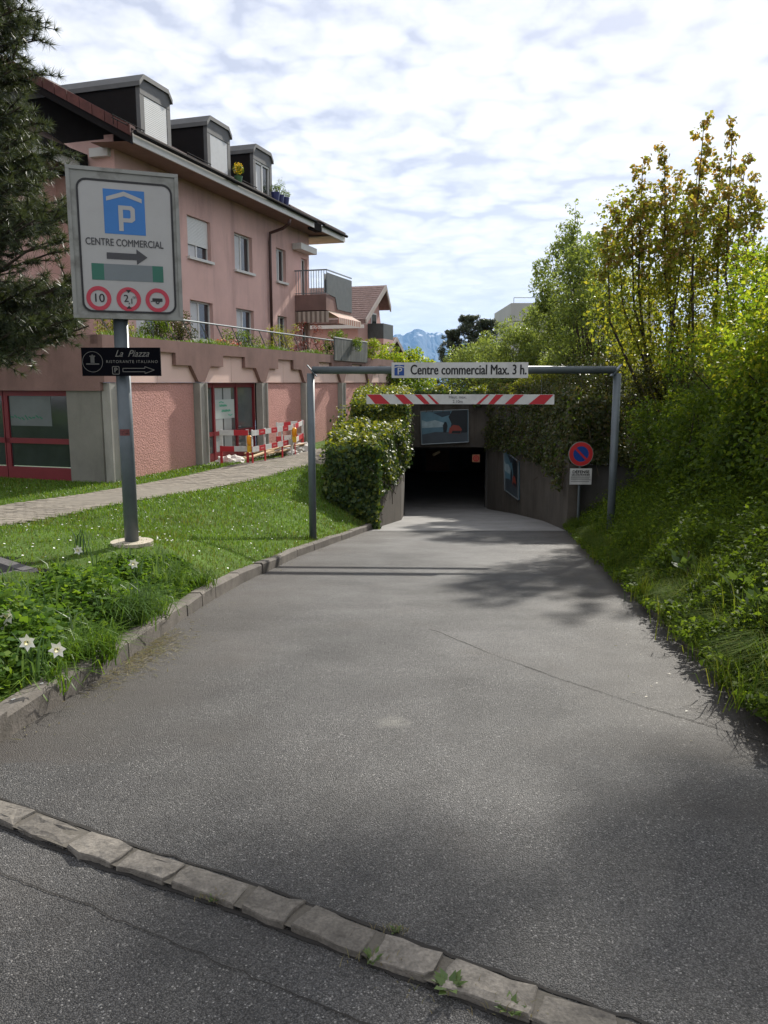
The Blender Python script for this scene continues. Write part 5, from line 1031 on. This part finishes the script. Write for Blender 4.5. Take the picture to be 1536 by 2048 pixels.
    for px, top, wd, lb in ((905, 662, 1.9, 'shortest dark far pine beside the mountain slope'), (938, 632, 2.6, 'tallest dark far pine beyond the garden trees'), (974, 640, 2.3, 'dark far pine between the tallest pine and the concrete block')):
        Y = 62; t = P(px, top, Y); zb = -4.9; root = T('pine_tree', lb, 'tree', (t[0], Y, zb), 'far pines beyond the garden')
        mb = MB(); mb.tube([(t[0], Y, zb), (t[0], Y, t[2] - .1)], [.18, .03], 7); Cc = []
        for k in range(260):
            f_ = rng.uniform(0, 1) ** 1.7; zz = t[2] - .15 - f_ * (t[2] - zb) * .75; rr = wd * (.25 + .75 * min(1, f_ * 2.6)) * rng.uniform(.25, 1); a = rng.uniform(0, 6.28); q = (t[0] + rr * math.cos(a), Y + rr * math.sin(a), zz + .2 * rr); Cc.append((q, .17)); mb.tube([(t[0], Y, zz), q], [.035, .01], 4, False)
        mb.build('trunk', BARK, root); obj('crown', np_mesh('crown', leaves_in(Cc, 19000, .2, .2, -.3, .1), 4), L_NEEDLE, root)
    # street tree just outside the view whose thin crown dapples the asphalt
    cl = []
    for gx, gy, zz, rr, k in ((1.15, 2.55, 7.6, .5, 7), (1.75, 2.1, 7.8, .5, 6), (-.05, 1.85, 7.5, .45, 6), (-.75, 1.85, 7.6, .3, 3), (-.3, .9, 8.2, .7, 6), (2.9, 1.2, 8.3, .8, 8), (2.4, -.4, 8.6, .9, 9)):
        zz += 1.6; c = np.array([gx, gy, 0]) + np.array(SUN) * (zz / SUN.z); cl += blob(tuple(c), (rr, rr, .5), k, .32)
    plant('street_tree', 'slender street tree with a thin high crown on the bank top', 'tree', (10.2, 12.2, bz(10.2, 12.2)), cl, 2500, .12, L_MID, trunk=True, stem_r=.16, asp=.7, twigs=60)
right_side()
# --- ivy
def ivy(name, label, patches, n, size, seed_mat=(L_IVY, L_IVY_NEWLIT), stems=True):
    V = []; Vn = []; base = None; mb = MB(); area = [p[3] for p in patches]; tot = sum(area)
    for fn, nrm, droop, ar, newlit_f in patches:
        k = int(n * ar / tot); a, b = rng.uniform(0, 1, (2, k)); p = np.array([fn(x, y) for x, y in zip(a, b)]); nr = np.array(nrm, float)
        lump = .10 * np.sin(p[:, 0] * 5 + p[:, 2] * 3) * np.cos(p[:, 1] * 4 + p[:, 2] * 5)
        p = p + nr * (rng.uniform(-.12, .10, k) + lump)[:, None] + rng.normal(0, .03, (k, 3)); nn = unit(nr * 1.1 + rng.normal(0, .42, (k, 3)) + [0, 0, .35]); ax = rng.normal(0, .55, (k, 3)) + np.array([0, 0, -1.]) * droop + nr * .25
        ln = size * rng.uniform(.6, 1.3, k); Q = leaf_quads(p, ax, nn, ln, ln * .85, .1); sel = rng.uniform(0, 1, k) < newlit_f; V.append(Q[~sel]); Vn.append(Q[sel])
        for i in rng.integers(0, k, k // 38):      # loose shoots breaking the outline
            sd = unit(nr * .8 + rng.normal(0, .5, 3) + [0, 0, .35 if droop < .5 else -.3]); q = p[i] + np.outer(np.linspace(.03, rng.uniform(.1, .26), 7), sd) + rng.normal(0, .012, (7, 3)); lq = size * np.linspace(.85, .4, 7)
            (Vn if newlit_f > .15 else V).append(leaf_quads(q, rng.normal(0, .7, (7, 3)) + sd, unit(rng.normal(0, .5, (7, 3)) + [0, 0, 1]), lq, lq * .8, .1))
        for i in range(0, k, 140):
            q = p[i] - nr * .1; mb.tube([q, q + [rng.normal(0, .1), rng.normal(0, .1), -.25], q + [rng.normal(0, .15), rng.normal(0, .15), -.5]], .008, 4, False)
        base = p.min(0) if base is None else np.minimum(base, p.min(0))
    allv = np.concatenate(V); cen = allv.reshape(-1, 3).mean(0); root = T(name, label, 'ivy', (cen[0], cen[1], base[2]))
    obj('foliage', np_mesh('foliage', allv, 4), seed_mat[0], root, kind='stuff')
    vn = np.concatenate(Vn)
    if len(vn): obj('young_lit_foliage', np_mesh('young_lit_foliage', vn, 4), seed_mat[1], root, kind='stuff')
    mb.build('stems', TWIG, root, kind='stuff')
lz = lambda x, y: float(lawn_z(x, y))
x0, x1 = -1.2, -.1
topz = lambda y: np.interp(y, [17.2, 19, 21, 21.6, 24, 27.8], [.20, .36, .52, 1.05, 1.22, 1.3])
botr = lambda y: np.interp(y, [17.3, 20.5, 27.8], [-.95, -.72, .1])
ivy('ivy_hedge', 'thick block of ivy swallowing the left ramp wall', [
    (lambda a, b: (x0 + (kL(17.5) + .12 - x0) * a, 17.25 + .15 * a, (lz(x0 + 1.1 * a, 17.3) - .05) * (1 - b) + topz(17.3) * b), (-.1, -1, .1), 1.0, 2.2, .04),
    (lambda a, b: (kL(17.3 + a * 4.2) + .03, 17.3 + a * 4.2, botr(17.3 + a * 4.2) * (1 - b) + topz(17.3 + a * 4.2) * b), (.9, -.35, .2), 1.0, 3.0, .12),
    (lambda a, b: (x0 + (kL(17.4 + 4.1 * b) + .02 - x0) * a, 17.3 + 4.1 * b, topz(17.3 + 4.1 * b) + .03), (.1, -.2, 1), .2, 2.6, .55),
    (lambda a, b: (x0, 17.3 + 4 * a, (-.95) * (1 - b) + topz(17.3 + 4 * a) * b), (-1, -.1, .1), 1.0, 1.6, .05),
    (lambda a, b: (-.85 + (kL(21.5) + .95) * a, 21.4, .3 + (topz(21.8) - .3) * b), (0, -1, .3), .8, 1.6, .5),
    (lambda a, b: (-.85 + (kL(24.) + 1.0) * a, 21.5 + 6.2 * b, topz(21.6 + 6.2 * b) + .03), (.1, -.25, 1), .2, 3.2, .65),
    (lambda a, b: (kL(21.4 + a * 6.2) + .02, 21.4 + a * 6.2, botr(21.4 + a * 6.2) * (1 - b) + topz(21.4 + a * 6.2) * b), (.9, -.35, .2), 1.0, 2.5, .15)], 24000, .095)
mb = MB(); mb.box(x0 + .16, -.4, 17.42, 21.3, -1.4, .12); mb.box(-.72, .2, 21.35, 27.7, -1.2, .85); mb.build('ivy_core', BANK, bpy.data.objects['ivy_hedge'])
ivy('lintel_ivy', 'ivy trailing along the top of the concrete garage mouth', [
    (lambda a, b: (.5 + 3.9 * a, 27.66, 1.28 - b * (.42 if a < .1 else .25 + .12 * math.sin(a * 30)) * (1 + 1.9 * max(0, a - .62) / .38)), (0, -1, .2), 1.0, 1.6, .12),
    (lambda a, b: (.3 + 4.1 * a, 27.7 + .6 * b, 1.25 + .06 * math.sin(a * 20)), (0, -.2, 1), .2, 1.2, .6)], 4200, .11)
lowr = lambda y: np.interp(y, [16.8, 17.6, 18.6, 20, 23, 25, 27.6], [-.6, -.62, -.45, -.42, -.46, -.52, -.58]) + .08 * math.sin(y * 5)
ivy('wall_ivy', 'ivy curtain hanging over the right ramp wall', [
    (lambda a, b: (kR(16.9 + 10.8 * a) - .14 + .25 * b, 16.9 + 10.8 * a, lowr(16.9 + 10.8 * a) * (1 - b) + (1.5 + .05 * a) * b), (-.9, -.35, .15), 1.0, 4.5, .12),
    (lambda a, b: (kR(16.9) + 1.7 * a, 16.85, -.1 * (1 - b) + 1.3 * b), (0, -1, .1), 1.0, 1.5, .05)], 13000, .085, (L_DARK, L_MID))
# --- pine at the left
def pine():
    bx_, by_ = -5.1, 9.3; zb = lz(bx_, by_); root = T('pine_tree', 'tall dark green pine with long needles beside the parking sign', 'tree', (bx_, by_, zb))
    mb = MB(); mb.tube([(bx_, by_, zb - .2), (bx_ + .05, by_, zb + 3), (bx_, by_, zb + 8.6)], [.17, .13, .03], 10); C = []; D = []
    for k in range(420):
        z = zb + rng.uniform(2.05, 7.6); ln = np.interp(z, [1.4, 2.2, 3.5, 5.5, 8.5], [1.6, 1.8, 1.55, 1.25, .6]) * rng.uniform(.72, 1.05); a = rng.normal(-.6, 1.15); d = np.array([math.cos(a), math.sin(a), 0])
        p0 = np.array([bx_, by_, z]); droop = rng.uniform(-.35, .05); p1 = p0 + d * ln * .55 + [0, 0, ln * droop * .5]; p2 = p0 + d * ln + [0, 0, ln * (droop * .6 + .16)]
        mb.tube([p0, p1, p2], [.03, .02, .008], 5, False)
        for j in range(12):
            f_ = rng.uniform(.3, 1); q = (p0 + (p1 - p0) * f_ / .55) if f_ < .55 else (p1 + (p2 - p1) * (f_ - .55) / .45); sd = rnd_dir(1)[0] * [1, 1, .5] + d * .6 + [0, 0, .25]; sd /= np.linalg.norm(sd); e = q + sd * rng.uniform(.12, .32)
            mb.tube([q, e], [.009, .005], 4, False)
            for w in np.linspace(.25, 1, 3): C.append(q + (e - q) * w); D.append(sd)
    mb.build('trunk', BARK, root); C = np.array(C); D = np.array(D); m = 34
    c = np.repeat(C, m, 0); d = np.repeat(D, m, 0); n = len(c); dirn = unit(d * .75 + rnd_dir(n)); ln = rng.uniform(.08, .13, n)[:, None]; side = unit(np.cross(dirn, rnd_dir(n))) * .0036
    V = np.empty((n, 3, 3)); V[:, 0] = c - side; V[:, 1] = c + side; V[:, 2] = c + dirn * ln; obj('crown', np_mesh('crown', V, 3), L_NEEDLE, root)
pine()
# --- lawn grass
def grass():
    n = 330000; x = rng.uniform(-11, 1, n); y = rng.uniform(3.2, 27, n) ** 1.0; keep = rng.uniform(0, 1, n) < np.clip(9.0 / y, 0, 1) ** 1.0; x, y = x[keep], y[keep]
    keep = (np.abs(x) / y < .56) & lawn_ok(x, y); x, y = x[keep], y[keep]; s, t = bst(x, y); keep = (np.abs(t - path_t(s)) > .93 + rng.normal(0, .03, len(x))) & (t > .05 - 10 * (s < -.3)); x, y = x[keep], y[keep]
    z = np.concatenate([lawn_z(x[i:i + 20000], y[i:i + 20000]) for i in range(0, len(x), 20000)]); c = np.stack([x, y, z - .005], 1)
    pat = .5 + .5 * np.sin(x * 2.1 + np.sin(y * 1.7) * 2) * np.cos(y * 1.3 + x); h = rng.uniform(.018, .045, len(x)) * (1 + .5 * pat); h *= np.clip(y / 9, .9, 1.5)
    dry = rng.uniform(0, 1, len(x)) < np.clip(.06 + .5 * (.5 + .5 * np.sin(x * 1.3 + 2 * np.sin(y * .8)) * np.sin(y * .9 + 1.2 * x)) ** 2 + .35 * np.clip(1 - (np.interp(y, *zip(*[(Y, kL(Y)) for Y in np.arange(2.9, 28, .1)])) - x) / .6, 0, 1), 0, .75)
    Vg = blades(c, h, .007 * np.clip(y / 9, 1, 2.2), rng.uniform(.1, .9, len(x)))
    obj('worn_grass', np_mesh('worn_grass', Vg[dry], 5), leafmat('worn_blade', [G(.07, .11, .02), G(.11, .145, .025), G(.17, .17, .05), G(.05, .085, .018)], .35, .1, 1.2, .7), label='worn olive patches of lawn grass near the kerb', cat='grass', kind='stuff')
    obj('grass', np_mesh('grass', Vg[~dry], 5), L_GRASS, label='short mown lawn grass between path and ramp kerb', cat='grass', kind='stuff')
    # daisies and seed heads
    m = 420; a = rng.integers(0, len(x), m); c = c[a] + [0, 0, .045]; ok = rng.uniform(0, 1, m) < .9; c = c[ok]; nn = unit(rng.normal(0, .25, (len(c), 3)) + [0, -.3, 1]); V = leaf_quads(c, rnd_dir(len(c)) * [1, 1, .1], nn, .024, .024, 0); obj('daisies', np_mesh('daisies', V, 4), L_PETAL, label='scattered tiny white daisies in the lawn', cat='flowers', kind='stuff')
grass()
# --- bank ground cover
def bank_cover():
    KR = list(zip(*[(Y, kR(Y)) for Y in np.arange(.2, 28, .1)]))
    def spots(n, dmax, pw=1.1):
        y = .9 + 16.0 * rng.uniform(0, 1, n) ** 1.3; d = rng.uniform(0, 1, n) ** pw * dmax - .17; x = np.interp(y, *KR) + .1 + d; k = (x / y < 1.6) & (rng.uniform(0, 1, n) < np.clip(6.5 / y, .4, 1)) & ((x / y < .56) | (rng.uniform(0, 1, n) < .75)); return x[k], y[k], d[k]
    def lump(x, y): return np.clip(.5 + .5 * np.sin(x * 3.1 + 1.3 * np.sin(y * 2.3)) * np.cos(y * 2.9 + x) + .25 * np.sin(x * 9 + y * 7), .05, 1.2)
    # leafy cover in mounds
    x, y, d = spots(215000, 3.4); n = len(x); hh = (.07 + .50 * lump(x, y) ** 1.6) * np.clip(.35 + d / .6, .3, 1); h = hh * rng.uniform(0, 1, n) ** .6
    c = np.stack([x + rng.normal(0, .02, n), y, bank_z(x, y) + h], 1); ln = rng.uniform(.018, .065, n) ** 1.0
    obj('ground_cover', np_mesh('ground_cover', leaf_quads(c, rnd_dir(n) * [1, 1, .6], unit(rng.normal(0, .7, (n, 3)) + [0, 0, 1]), ln, ln * .55), 4), leafmat('cover_leaf', [G(.03, .055, .01), G(.055, .09, .014), G(.075, .125, .018), G(.11, .16, .022)], .48, .08, 1.6, .6), label='low leafy ground cover over the shaded bank', cat='ground cover', kind='stuff')
    # grass clumps and the fringe over the kerb
    x, y, d = spots(1900, 2.8, .9); C = []; Hh = []; Dd = []
    for a_, b_, e in zip(x, y, d):
        m = rng.integers(14, 46); q = np.stack([a_ + rng.normal(0, .05, m), b_ + rng.normal(0, .06, m)], 1); C.append(q); Hh.append(rng.uniform(.16, .50) * rng.uniform(.6, 1.15, m) * (.6 if e < .12 else 1)); Dd.append(np.full(m, rng.uniform(0, 6.28)) + rng.normal(0, 1.0, m))
    q = np.concatenate(C); c = np.c_[q, bank_z(q[:, 0], q[:, 1]) - .01]; h = np.concatenate(Hh)
    V = blades(c, h, .0065, rng.uniform(.15, 1.1, len(c)), .9, np.concatenate(Dd))
    m = 16000; y = .9 + 16 * rng.uniform(0, 1, m) ** 1.3; x = np.interp(y, *KR) + rng.uniform(.10, .26, m); f_ = np.interp(y, np.arange(0, 18, .21), rng.uniform(0, 1, 86) ** 1.6); k = rng.uniform(0, 1, m) < .15 + .7 * f_; x, y, f_ = x[k], y[k], f_[k]; m = len(x)
    c2 = np.stack([x, y, bank_z(x, y)], 1); V2 = blades(c2, rng.uniform(.14, .32, m) * (.55 + .6 * f_), .006, rng.uniform(.7, 1.4, m), 1.5, np.pi + rng.normal(0, 1.1, m))
    obj('bank_grass', np_mesh('bank_grass', np.concatenate([V, V2]), 5), leafmat('bank_blade', [G(.03, .065, .01), G(.055, .095, .013), G(.085, .125, .018), G(.11, .125, .03)], .45, .04, 1.5, .8), label='long wild grass spilling over the right kerb', cat='grass', kind='stuff')
    for k, (px, py, Y, lb) in enumerate(((1525, 1335, 4.6, 'broad-leaved weed leaning out by the kerb near the street'), (1375, 1150, 6.9, 'broad-leaved dock plant among the grass halfway up the ramp'), (1480, 1265, 5.3, 'pale green nettle among the long grass'))):
        p = P(px, py, Y); zb = float(bank_z(p[0], Y)); r = T('leafy_weed', lb, 'weed', (p[0], Y, zb)); N = 34; a_ = rng.uniform(0, 6.28, N); el = rng.uniform(.2, 1.2, N); dd = np.stack([np.cos(a_) * np.cos(el), np.sin(a_) * np.cos(el), np.sin(el)], 1); c = np.array([p[0], Y, zb + .12]) + dd * rng.uniform(.05, .22, N)[:, None]
        obj('leaves', np_mesh('leaves', leaf_quads(c, dd, np.tile([0, 0, 1.], (N, 1)) + rng.normal(0, .3, (N, 3)), rng.uniform(.09, .15, N), rng.uniform(.05, .08, N), .06), 4), leafmat('dock_leaf', [G(.05, .09, .03), G(.08, .125, .04)], .4, .3, 1.3), r)
        mb = MB(); mb.tube([(p[0], Y, zb - .02), (p[0], Y, zb + .3)], .008, 6); mb.build('stem', TWIG, r)
bank_cover()
# --- flower bed by the sign
def bed():
    pg = [(-1.95, 3.4), (-1.8, 4.3), (-1.8, 6.0), (-1.78, 7.0), (-1.72, 7.7), (-2.0, 7.6), (-2.35, 7.0), (-2.5, 6.4), (-2.5, 5.7), (-3.1, 5.0), (-4.3, 4.85), (-4.3, 4.15), (-2.6, 3.68), (-2.15, 3.45)]
    n = 66000; x = rng.uniform(-4.4, -1.6, n); y = rng.uniform(3.2, 8.1, n); k = inpoly(x, y, pg); x, y = x[k], y[k]; z = lawn_z(x, y); n = len(x); lump = .5 + .5 * np.sin(x * 4.1 + y * 1.7) * np.cos(y * 3.1 - x); h = rng.uniform(.02, .26, n) * (.25 + 1.35 * lump ** 2) * np.clip((np.hypot(x - POLE[0], y - POLE[1]) - .2) / .8, .05, 1) * np.clip((-1.66 - x) / .35, .35, 1)
    c = np.stack([x, y, z + h], 1); ln = rng.uniform(.025, .07, n); obj('ground_cover', np_mesh('ground_cover', leaf_quads(c, rnd_dir(n) * [1, 1, .4], unit(rng.normal(0, .5, (n, 3)) + [0, 0, 1]), ln, ln * .85, .1), 4), leafmat('bed_leaf', [G(.05, .11, .02), G(.085, .165, .026), G(.13, .21, .03)], .45, .1, 1.4, .6), label='lush leafy bedding around the foot of the sign pole', cat='ground cover', kind='stuff')
    m = 2600; i = rng.integers(0, n, m); mb = np.stack([x[i], y[i], z[i]], 1); obj('bedding_stems', np_mesh('bedding_stems', blades(mb, h[i] + .02, .005, .25), 5), L_STRAP, label='thin green stems under the bedding leaves', cat='stems', kind='stuff')
    C = []; A = []; Hs = []
    for k in range(38):
        cx_, cy_ = rng.uniform(-3.3, -1.85), rng.uniform(3.9, 7.5)
        if not inpoly(np.array([cx_]), np.array([cy_]), pg)[0]: continue
        m = rng.integers(8, 20); q = np.stack([cx_ + rng.normal(0, .04, m), cy_ + rng.normal(0, .04, m)], 1); C.append(np.c_[q, lawn_z(q[:, 0], q[:, 1])]); Hs.append(rng.uniform(.2, .36) * rng.uniform(.75, 1.1, m))
    C = np.concatenate(C); obj('strap_leaves', np_mesh('strap_leaves', blades(C, np.concatenate(Hs), .013, rng.uniform(.1, .75, len(C)), .9), 5), leafmat('strap_pale', [G(.06, .115, .045), G(.09, .16, .055), G(.12, .19, .06)], .35, .3, 1.3), label='upright strap leaves of bulbs scattered through the bed', cat='leaves', kind='stuff')
    # grass tufts
    for (px, py, Y, N, hh, lb) in ((95, 1395, 4.0, 110, .17, 'fresh grass tuft over the near kerb stones'), (265, 1235, 5.55, 330, .36, 'tall blue-green strappy dark tuft arching in the middle of the bed'), (400, 1165, 7.4, 150, .2, 'small grass tuft at the lawn end of the bed'), (185, 1345, 4.55, 300, .26, 'large arching tuft of fine grass spilling over the kerb'), (120, 1330, 4.35, 170, .22, 'bright grass tuft behind the white daffodil'), (215, 1262, 5.3, 260, .30, 'dark strappy tuft with pale seed blades in the bed'), (300, 1215, 5.9, 200, .26, 'upright grass tuft midway along the flower bed'), (330, 1140, 6.9, 240, .26, 'grass tuft close to the concrete pole base')):
        p = P(px, py, Y); zb = lz(p[0], p[1]); cc = np.stack([p[0] + rng.normal(0, .07, N), Y + rng.normal(0, .08, N), np.full(N, zb - .01)], 1)
        obj('grass_tuft', np_mesh('grass_tuft', blades(cc, hh * rng.uniform(.6, 1.2, N), .008, rng.uniform(.3, 1.5, N), 1.1), 5), L_STRAP if 'dark' in lb else L_GRASS, label=lb, cat='grass tuft')
    # daffodils
    for px, py, Y, lb in ((15, 1232, 4.4, 'white daffodil pair member leaning over the bed at the street end'), (38, 1206, 4.75, 'white daffodil behind the flower at the street end'), (56, 1284, 4.05, 'white daffodil in front of the fine grass tuft'), (157, 1100, 7.2, 'white daffodil standing left of the pole base'), (268, 1127, 6.7, 'white daffodil just below the pole base')):
        f_ = P(px, py, Y - .12); zb = lz(f_[0], f_[1]); r = T('daffodil', lb, 'flower', (f_[0], f_[1] + .05, zb))
        N = 12; cc = np.stack([f_[0] + rng.normal(0, .035, N), f_[1] + .05 + rng.normal(0, .035, N), np.full(N, zb - .01)], 1); obj('leaves', np_mesh('leaves', blades(cc, rng.uniform(.2, .34, N), .014, rng.uniform(.1, .5, N)), 5), leafmat('daffodil_leaf', [G(.04, .085, .04), G(.06, .115, .05)], .3, .4, 1.2), r)
        mb = MB(); mb.tube([(f_[0], f_[1] + .05, zb), (f_[0], f_[1] + .04, (zb + f_[2]) / 2), (f_[0], f_[1] + .015, f_[2])], .005, 6); mb.build('stem', L_STRAP, r)
        for hd in range(2 if Y < 5 else 1):
            o = f_ + [rng.normal(0, .03) * hd * 2, -.01 * hd, -.035 * hd]; a = np.arange(6) * np.pi / 3 + rng.uniform(0, 1); dv = np.stack([np.cos(a), np.full(6, -.25), np.sin(a)], 1); V = leaf_quads(o + dv * .026, dv, np.tile([0, -1., .15], (6, 1)), .046, .03, .05); fl = obj('petals', np_mesh('petals', V, 4), L_PETAL, r)
            mb = MB(); mb.tube([o + [0, -.004, 0], o + [0, -.022, .002]], [.008, .013], 10, False); mb.build('cup', mat('cup_yellow', (.75, .70, .42), .6), fl)
    # cut grass on the asphalt by the kerb
    n = 900; y = rng.normal(5.1, .42, n); x = np.array([kL(v) for v in y]) + np.abs(rng.normal(0, .13, n)) + .01; c = np.stack([x, y, np.array([road_z(v) for v in y]) + rng.uniform(.004, .014, n)], 1); V = leaf_quads(c, rnd_dir(n) * [1, 1, .08], unit(rng.normal(0, .2, (n, 3)) + [0, 0, 1]), rng.uniform(.03, .09, n), .004, .02)
    obj('grass_clippings', np_mesh('grass_clippings', V, 4), L_STRAW, label='dry grass clippings lying along the kerb foot', cat='clippings', kind='stuff')
    n = 420; y = rng.uniform(2.6, 16, n); sd = rng.uniform(0, 1, n) < .5; x = np.where(sd, [kL(v) + abs(rng.normal(0, .12)) for v in y], [kR(v) - abs(rng.normal(0, .22)) for v in y]); c = np.stack([x, y, np.array([road_z(v) for v in y]) + .006], 1); obj('leaf_litter', np_mesh('leaf_litter', leaf_quads(c, rnd_dir(n) * [1, 1, .05], unit(rng.normal(0, .3, (n, 3)) + [0, 0, 1]), rng.uniform(.008, .028, n), .008, .05), 4), L_STRAW, label='small dry bits scattered along the asphalt edges', cat='litter', kind='stuff')
bed()
def weeds():
    for px, py, sz, lb in ((430, 1800, .022, 'tiny weed in the second gap of the stone edging'), (745, 1920, .03, 'small rosette weed at the front of the stone edging'), (900, 1978, .055, 'largest leafy weed sprouting below the stone edging'), (1020, 2022, .04, 'weed by the last stones of the edging'), (790, 1862, .022, 'pale weed on the ramp side of the stone edging')):
        p = ZP(px, py, 0.0); r = T('weed', lb, 'weed', p); N = 16; a = rng.uniform(0, 6.28, N); d = np.stack([np.cos(a), np.sin(a), rng.uniform(.2, .7, N)], 1); c = p + d * sz * rng.uniform(.3, .9, N)[:, None]
        obj('leaves', np_mesh('leaves', leaf_quads(c, d, np.tile([0, 0, 1.], (N, 1)) + rng.normal(0, .2, (N, 3)), sz * .8, sz * .42, .08), 4), leafmat('weed_leaf', [G(.07, .12, .04), G(.11, .16, .05)], .35, .3, 1.2), r)
        N = 30; cc = p + np.stack([rng.normal(0, sz * 1.3, N), rng.normal(0, sz * .6, N), np.zeros(N)], 1); obj('dry_blades', np_mesh('dry_blades', blades(cc, rng.uniform(.01, .03, N), .0025, .8), 5), L_STRAW, r, kind='stuff')
weeds()
# --- terrace planting
def terrace():
    def tb(s, t, w, h, n, m, lb, sz=.05, name='terrace_shrub'):
        c = BF(s, t, 2.5 + h / 2); plant(name, lb, 'shrub', BF(s, t, 2.5), blob(c, (w, w * .8, h / 2), 26, .16), n, sz, m, twigs=26, stem_r=.012, bark=TWIG)
    tb(1.2, -.6, .5, .85, 1800, L_OLIVE, 'brownish low shrub on the terrace right behind the sign pole')
    tb(2.9, -.6, .42, .8, 1700, L_MID, 'rounded green shrub on the terrace edge beside the sign frame')
    tb(4.05, -.7, .5, 1.15, 2300, L_DARK, 'dark dense shrub on the terrace before the lower window')
    tb(7.6, -.7, .65, .7, 2000, L_MID, 'grey-green spreading shrub under the terrace railing')
    tb(10.6, -.8, .7, 1.25, 1600, L_OLIVE, 'tall twiggy shrub on the terrace by the downpipe', .045)
    tb(12.6, -.6, .6, 1.3, 1200, leafmat('leaf_plum', [G(.12, .02, .035), G(.2, .05, .06), G(.08, .03, .03)], .4, .2, 1.3), 'wine-red leaved shrub under the striped awning', .05)
    tb(15.2, -.4, .9, 1.15, 2600, L_MID, 'green bush bulging over the weathered terrace screen', .06)
    tb(18.2, -.1, .8, .9, 2000, L_BRIGHT, 'yellow-green creeper at the far end of the terrace', .07)
    n = 9000; s = rng.uniform(-.1, 19, n); t = rng.uniform(-1.0, .06, n); c = np.array([BF(a, b, 2.5 + (.11 if b > -.2 else 0)) for a, b in zip(s, t)]); h = rng.uniform(.05, .2, n) * (.6 + .5 * np.sin(s * 1.7)); h = np.abs(h) + .03
    obj('terrace_grass', np_mesh('terrace_grass', blades(c, h, .014, rng.uniform(.2, 1.2, n)), 5), L_GRASS, label='unmown grass along the terrace planter edge', cat='grass', kind='stuff')
    for s0, lb in ((5.9, 'red and white flower clump below the middle lower window'), (6.7, 'red and white flower clump beside the grey-green terrace shrub')):
        c = BF(s0, -.45, 2.55); n = 120; p, d = in_ellipsoid(n, (c[0], c[1], c[2] + .16), (.25, .2, .16), .2); r = T('flower_clump', lb, 'flowers', c, 'flower clumps on the terrace')
        obj('petals', np_mesh('petals', leaf_quads(p, rnd_dir(n), d, .06, .05), 4), leafmat('red_petal', [G(.6, .02, .03), G(.75, .7, .68)], .3, .2, 1), r); obj('leaves', np_mesh('leaves', leaf_quads(p - [0, 0, .05], rnd_dir(n), d, .06, .03), 4), L_MID, r)
    # flower pots on the roof edge
    for k, (s, zz, m, lb, r0) in enumerate(((9.9, 8.12, mat('green_pot', (.05, .12, .05), .5), 'pot of yellow and orange flowers before the middle dormer', .15), (12.75, 8.12, NAVYPOT, 'blue pot with a leafy plant before the far dormer', .17), (13.2, 8.12, NAVYPOT, 'smaller blue pot with a bare twiggy plant on the eave', .13), (13.62, 8.12, NAVYPOT, 'blue pot with low greenery at the end of the pot row', .15))):
        c = Vector(BF(s, -1.84, zz)); r = T('flower_pot', lb, 'flower pot', c, 'pots on the roof edge'); mb = MB(); mb.tube([c, c + Vector((0, 0, .3 if k else .2))], [r0 * .7, r0], 14); mb.build('pot', m, r)
        n = 260; p, d = in_ellipsoid(n, tuple(c + Vector((0, 0, .42 if k != 2 else .6))), (.2, .2, .16 if k != 2 else .35), .1); obj('leaves', np_mesh('leaves', leaf_quads(p, rnd_dir(n), d, .06 if k != 2 else .04, .025), 4), L_MID, r)
        if k == 0: p, d = in_ellipsoid(220, tuple(c + Vector((0, 0, .45))), (.16, .16, .2), .3); obj('petals', np_mesh('petals', leaf_quads(p, rnd_dir(220), d, .05, .04), 4), leafmat('yellow_petal', [G(.8, .6, .03), G(.85, .68, .06), G(.8, .4, .06)], .3, .2, 1), r)
terrace()
# ================================================================== air
def haze():
    mb = MB(); mb.box(-16500, 16500, -300, 19100, -175, 1100); o = mb.build('haze', None, kind='stuff'); m = bpy.data.materials.new('haze'); m.use_nodes = True; N = m.node_tree.nodes; L = m.node_tree.links
    N.remove(N['Principled BSDF']); v = N.new('ShaderNodeVolumePrincipled'); v.inputs['Color'].default_value = (.28, .56, 1, 1); v.inputs['Density'].default_value = 3.4e-5; v.inputs['Anisotropy'].default_value = .2; L.new(v.outputs[0], N['Material Output'].inputs['Volume']); o.data.materials.append(m)
haze()
